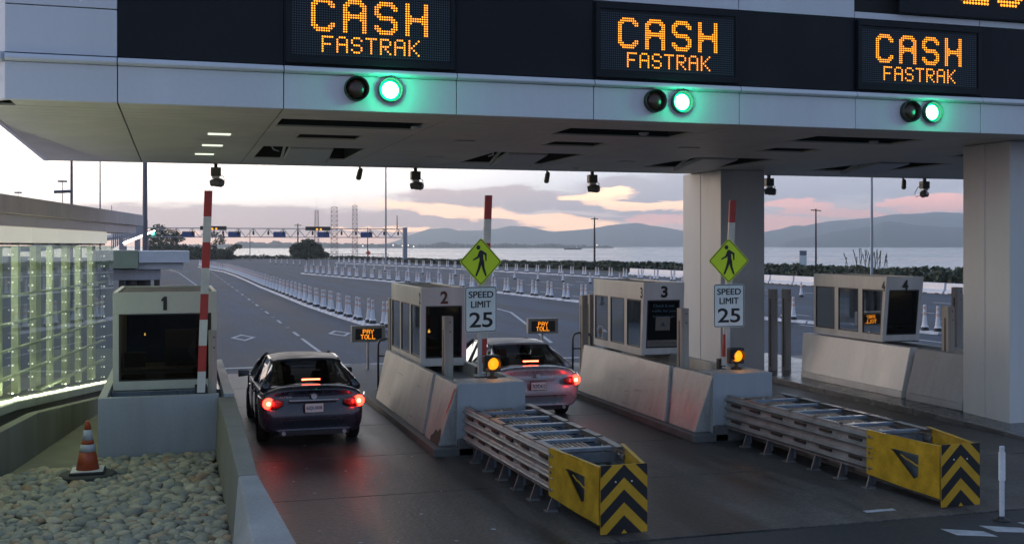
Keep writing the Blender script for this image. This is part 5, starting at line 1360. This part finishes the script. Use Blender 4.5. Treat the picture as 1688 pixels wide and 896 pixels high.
# ================================================================== vegetation
leafm = bpy.data.materials.new('leaf'); leafm.use_nodes = True; n_ = leafm.node_tree.nodes; p_ = n_['Principled BSDF']; p_.inputs['Roughness'].default_value = .7
gi = n_.new('ShaderNodeNewGeometry'); cr = n_.new('ShaderNodeValToRGB'); leafm.node_tree.links.new(gi.outputs['Random Per Island'], cr.inputs[0]); leafm.node_tree.links.new(cr.outputs[0], p_.inputs['Base Color'])
cr.color_ramp.elements[0].color = (.022, .035, .018, 1); cr.color_ramp.elements[1].color = (.07, .08, .04, 1)
bark = mat('bark', (.06, .045, .04), .9)
def leaves(b, c, r, n, size, rnd):
    for _ in range(n):
        while True:
            q = Vector((rnd.uniform(-1, 1), rnd.uniform(-1, 1), rnd.uniform(-1, 1)))
            if .25 < q.length < 1: break
        p = Vector(c) + Vector((q.x * r[0], q.y * r[1], q.z * r[2])); a = Vector((rnd.gauss(0, 1), rnd.gauss(0, 1), rnd.gauss(0, 1))).normalized(); d = a.orthogonal().normalized(); e_ = a.cross(d); s_ = size * rnd.uniform(.6, 1.4)
        b.add([p - d * s_, p + e_ * s_ * .6, p + d * s_, p - e_ * s_ * .6], [(0, 1, 2, 3)])
def tree(px, d, label, blobs, trunk_h, tr_r=.15, size=.28, name='tree', seed=1, trunk_px=None):
    rnd = random.Random(seed); x, y = at(px, d); k = d / 1830
    t = thing(name, (x, y, 0), label, 'tree' if name == 'tree' else 'bush')
    b = MB(); tops = []
    for (bx, by, rx, rz, n) in blobs:   # px offsets from trunk foot on the horizon plane, metres via k
        cx2, cy2 = at(bx, d); cz = 3.5 + (405 - by) * k; leaves(b, (cx2, cy2 + rnd.uniform(-1, 1), cz), (rx * k, rx * k, rz * k), n, size, rnd); tops.append((cx2, cy2, cz))
    b.build('crown', leafm, t, recalc=False)
    b = MB(); b.tube([(x, y, -.3), (x + .1, y, trunk_h * .5), (x, y, trunk_h)], [tr_r * 1.4, tr_r, tr_r * .6], 7)
    for q in tops: b.tube([(x, y, trunk_h * .7), ((x + q[0]) / 2, (y + q[1]) / 2, (trunk_h + q[2]) / 2), q], [tr_r * .5, tr_r * .35, tr_r * .15], 5)
    b.build('trunk', bark, t)
tree(268, 300, 'broad tree with gaps in its crown behind the left end of the truss', [(262, 378, 14, 9, 420), (280, 385, 16, 8, 420), (255, 392, 14, 8, 380), (293, 392, 12, 8, 300), (272, 396, 22, 8, 500)], 4.5, seed=2)
tree(356, 290, 'slender sparse tree right of the striped pole of booth one', [(352, 386, 9, 6, 160), (362, 398, 11, 5, 170), (350, 405, 8, 5, 120), (366, 390, 6, 4, 80)], 6, .12, .24, seed=3)
tree(381, 290, 'small wind bent tree leaning right at the shore', [(380, 411, 9, 5, 260), (391, 406, 9, 4, 240)], 1.6, .12, .22, seed=4)
tree(505, 270, 'large round dark bush by the water under the truss', [(490, 412, 14, 11, 900), (508, 405, 16, 12, 1100), (522, 412, 13, 11, 900), (505, 418, 24, 8, 1000), (535, 420, 8, 5, 350)], 1.5, .2, .3, 'bush', seed=5)
def scrub(name, path, width, h0, h1, n, label, seed, size=.3, low=-.2):
    rnd = random.Random(seed); b = MB(); P_ = [Vector((p[0], p[1], 0)) for p in path]; tot = sum((c2 - a).length for a, c2 in zip(P_, P_[1:]))
    bumps = [rnd.uniform(.75, 1.15) for _ in range(200)]
    for _ in range(n):
        f = rnd.random(); d = f * tot; acc = 0
        for a, c2 in zip(P_, P_[1:]):
            l = (c2 - a).length
            if d <= acc + l: break
            acc += l
        dr = (c2 - a).normalized(); q = a + dr * (d - acc); w = rnd.uniform(-1, 1); nn_ = Vector((-dr.y, dr.x, 0)); ff = f * 120; i = int(ff); hh = (h0 + (h1 - h0) * f) * (bumps[i] * (1 - ff + i) + bumps[i + 1] * (ff - i)) * (1 - .5 * w * w)
        p = q + nn_ * w * width / 2 + Vector((0, 0, low + rnd.random() ** .6 * (hh - low))); a_ = Vector((rnd.gauss(0, 1), rnd.gauss(0, 1), rnd.gauss(0, 1))).normalized(); d_ = a_.orthogonal().normalized(); e_ = a_.cross(d_); s_ = size * rnd.uniform(.6, 1.4)
        b.add([p - d_ * s_, p + e_ * s_ * .6, p + d_ * s_, p - e_ * s_ * .6], [(0, 1, 2, 3)])
    tag(b.build(name, leafm, recalc=False), label, 'scrub', kind='stuff')
scrub('shore_scrub', [(72, 40), (70, 75), (65, 128), (57, 168), (50, 215), (48, 240)], 5, 1.75, .7, 26000, 'dark scrub along the shore beyond the plaza', 7)
scrub('hedge', [at(245, 292), at(330, 290), at(375, 286)], 6, 4.6, 2.4, 9000, 'dark hedge under the truss at the left', 8, .35)
scrub('shore_grass', [at(330, 300), at(450, 300), at(560, 292), at(680, 262)], 5, 1.2, .6, 6000, 'low dark growth along the far shore edge', 9, .25)
b = MB(); b.prism([(57, 20), (68, 20), (66, 75), (61, 128), (54, 168), (47, 225), (45, 222), (52, 165), (56, 128), (57, 75)], 'z', -.01, .03); tag(b.build('grass_verge', mat('verge', (.035, .045, .02), .9, var=.3, scale=.5)), kind='structure')
scrub('reflection_trees', [(-13, 46), (-24, 90), (-46, 170)], 5, 6.5, 9, 7000, 'unseen belt of trees added left of the plaza to darken window reflections', 12, .55)  # out-of-view tree belt, added to darken reflections in the booth windows
# tall reeds near the blue pole
x, y = at(1425, 105); b = MB(); rnd = random.Random(3)
for _ in range(34):
    dx, dy = rnd.uniform(-1.6, 2.2), rnd.uniform(-1, 1); h = rnd.uniform(2.0, 3.3); b.tube([(x + dx, y + dy, 0), (x + dx * 1.1, y + dy, h * .6), (x + dx * 1.2 + rnd.uniform(-.3, .3), y + dy, h)], [.03, .02, .05], 4)
tag(b.build('reeds', leafm), 'tuft of tall reeds around the foot of the tall blue grey pole', 'reeds', kind='stuff')

# ================================================================== far shore and hills
def ridge(name, pts, d, depth, zb, m, kind='structure', label=None, jag=0, seed=1, extra=None):
    rnd = random.Random(seed); k = d / 1830; fine = []
    for (a, c2) in zip(pts, pts[1:]):
        n = max(2, int(abs(c2[0] - a[0]) / (6 if not jag else 2.5)))
        for i in range(n):
            f = i / n; fs_ = f * f * (3 - 2 * f) * .6 + f * .4; fine.append((a[0] + (c2[0] - a[0]) * f, a[1] + (c2[1] - a[1]) * fs_ + rnd.uniform(-1, 1) * (.35 + jag)))
    fine.append(pts[-1]); vs = []; rows_ = 6
    for (px, py) in fine:
        top = 3.5 + (405 - py) * k
        for j in range(rows_ + 1):
            f = j / rows_   # front foot .. crest .. back foot
            x, y = at(px, 1); g_ = d + depth * (f - .5)
            h = top * sin(pi * f) ** (1.2) if f not in (0, 1) else 0
            if abs(f - .5) < .01: h = top
            h *= (1 + .06 * rnd.uniform(-1, 1)) if abs(f - .5) > .01 else 1
            sc = g_; vs.append((x * sc, y * sc, zb if j in (0, rows_) else max(zb, h)))
    m2 = rows_ + 1
    fs = [(i * m2 + j, (i + 1) * m2 + j, (i + 1) * m2 + j + 1, i * m2 + j + 1) for i in range(len(fine) - 1) for j in range(rows_)]
    b = MB(); b.add(vs, fs); o = b.build(name, m, smooth=not jag, recalc=False); tag(o, label, kind=kind); return o
hm = mat('hill_ground', (.06, .07, .065), .9, var=.25, scale=.004)
ridge('hills', [(560, 407), (640, 401), (655, 396), (675, 387), (708, 377), (738, 375.5), (758, 380), (779, 380), (809, 378), (824, 375.5), (841, 372), (865, 372.5), (886, 377), (912, 382), (936, 380), (972, 377), (1004, 371), (1049, 367), (1078, 372), (1102, 375.5), (1126, 380), (1180, 385), (1230, 388), (1281, 378.5), (1309, 371), (1326, 372), (1344, 368), (1372, 364), (1400, 362), (1434, 359), (1476, 353), (1511, 352), (1546, 349.5), (1588, 351), (1700, 345), (1900, 360)], 6200, 1200, -3, hm)
ridge('near_hills', [(1262, 409), (1281, 407.5), (1295, 399), (1309, 394), (1337, 390.6), (1372, 382), (1407, 377), (1434, 373), (1459, 364), (1483, 366), (1504, 370), (1525, 371), (1553, 374), (1588, 374), (1700, 368), (1900, 380)], 4300, 800, -3, hm)
fs_m = mat('far_trees', (.035, .045, .035), .9, var=.4, scale=.05)
ridge('far_shore', [(250, 403), (385, 402), (395, 398), (440, 400), (455, 396), (470, 400), (520, 399), (560, 401), (640, 402), (700, 403), (718, 401), (728, 398), (742, 401), (800, 404), (830, 401), (880, 403), (905, 401), (935, 404), (1000, 404.5), (1012, 407)], 2500, 160, -3, fs_m, jag=.8, seed=4)
b = MB()
for px, py in ((598, 405), (648, 404), (663, 404.5), (673, 404), (682, 406), (984, 404)):
    x, y = at(px, 2400); b.lathe([(0, -1.6), (1.6, 0), (0, 1.6)], (x, y, 3.5 + (405 - py) * 2400 / 1830), 6)
tag(b.build('shore_lights', emit('far_lamp', (1, .9, .75), 3)), 'tiny bright lamps along the far shore', 'lamps', kind='stuff')
x, y = at(944, 1500); t = thing('barge', (x, y, -1.5), 'low dark barge far out on the bay', 'boat'); b = MB(); b.hexa([(x - 11, y - 3, -1.5), (x + 11, y - 3, -1.5), (x + 11, y + 3, -1.5), (x - 11, y + 3, -1.5), (x - 12, y - 3, .4), (x + 13, y - 3, .4), (x + 13, y + 3, .4), (x - 12, y + 3, .4)]); b.build('hull', blackm, t)
b = MB(); b.box(x + 6, x + 9, y - 2, y + 2, .41, 2.2); b.build('wheelhouse', ltgrey, t)

# ================================================================== haze
b = MB(); b.box(-900, 5600, -300, 7300, -4, 260)
hz = bpy.data.materials.new('haze'); hz.use_nodes = True; n_ = hz.node_tree.nodes; n_.clear(); o_ = n_.new('ShaderNodeOutputMaterial'); pv = n_.new('ShaderNodeVolumePrincipled')
pv.inputs['Color'].default_value = (.80, .91, 1.0, 1); pv.inputs['Density'].default_value = 2.3e-4; pv.inputs['Anisotropy'].default_value = .6
hz.node_tree.links.new(pv.outputs[0], o_.inputs['Volume'])
hb = b.build('haze', hz); tag(hb, kind='stuff')
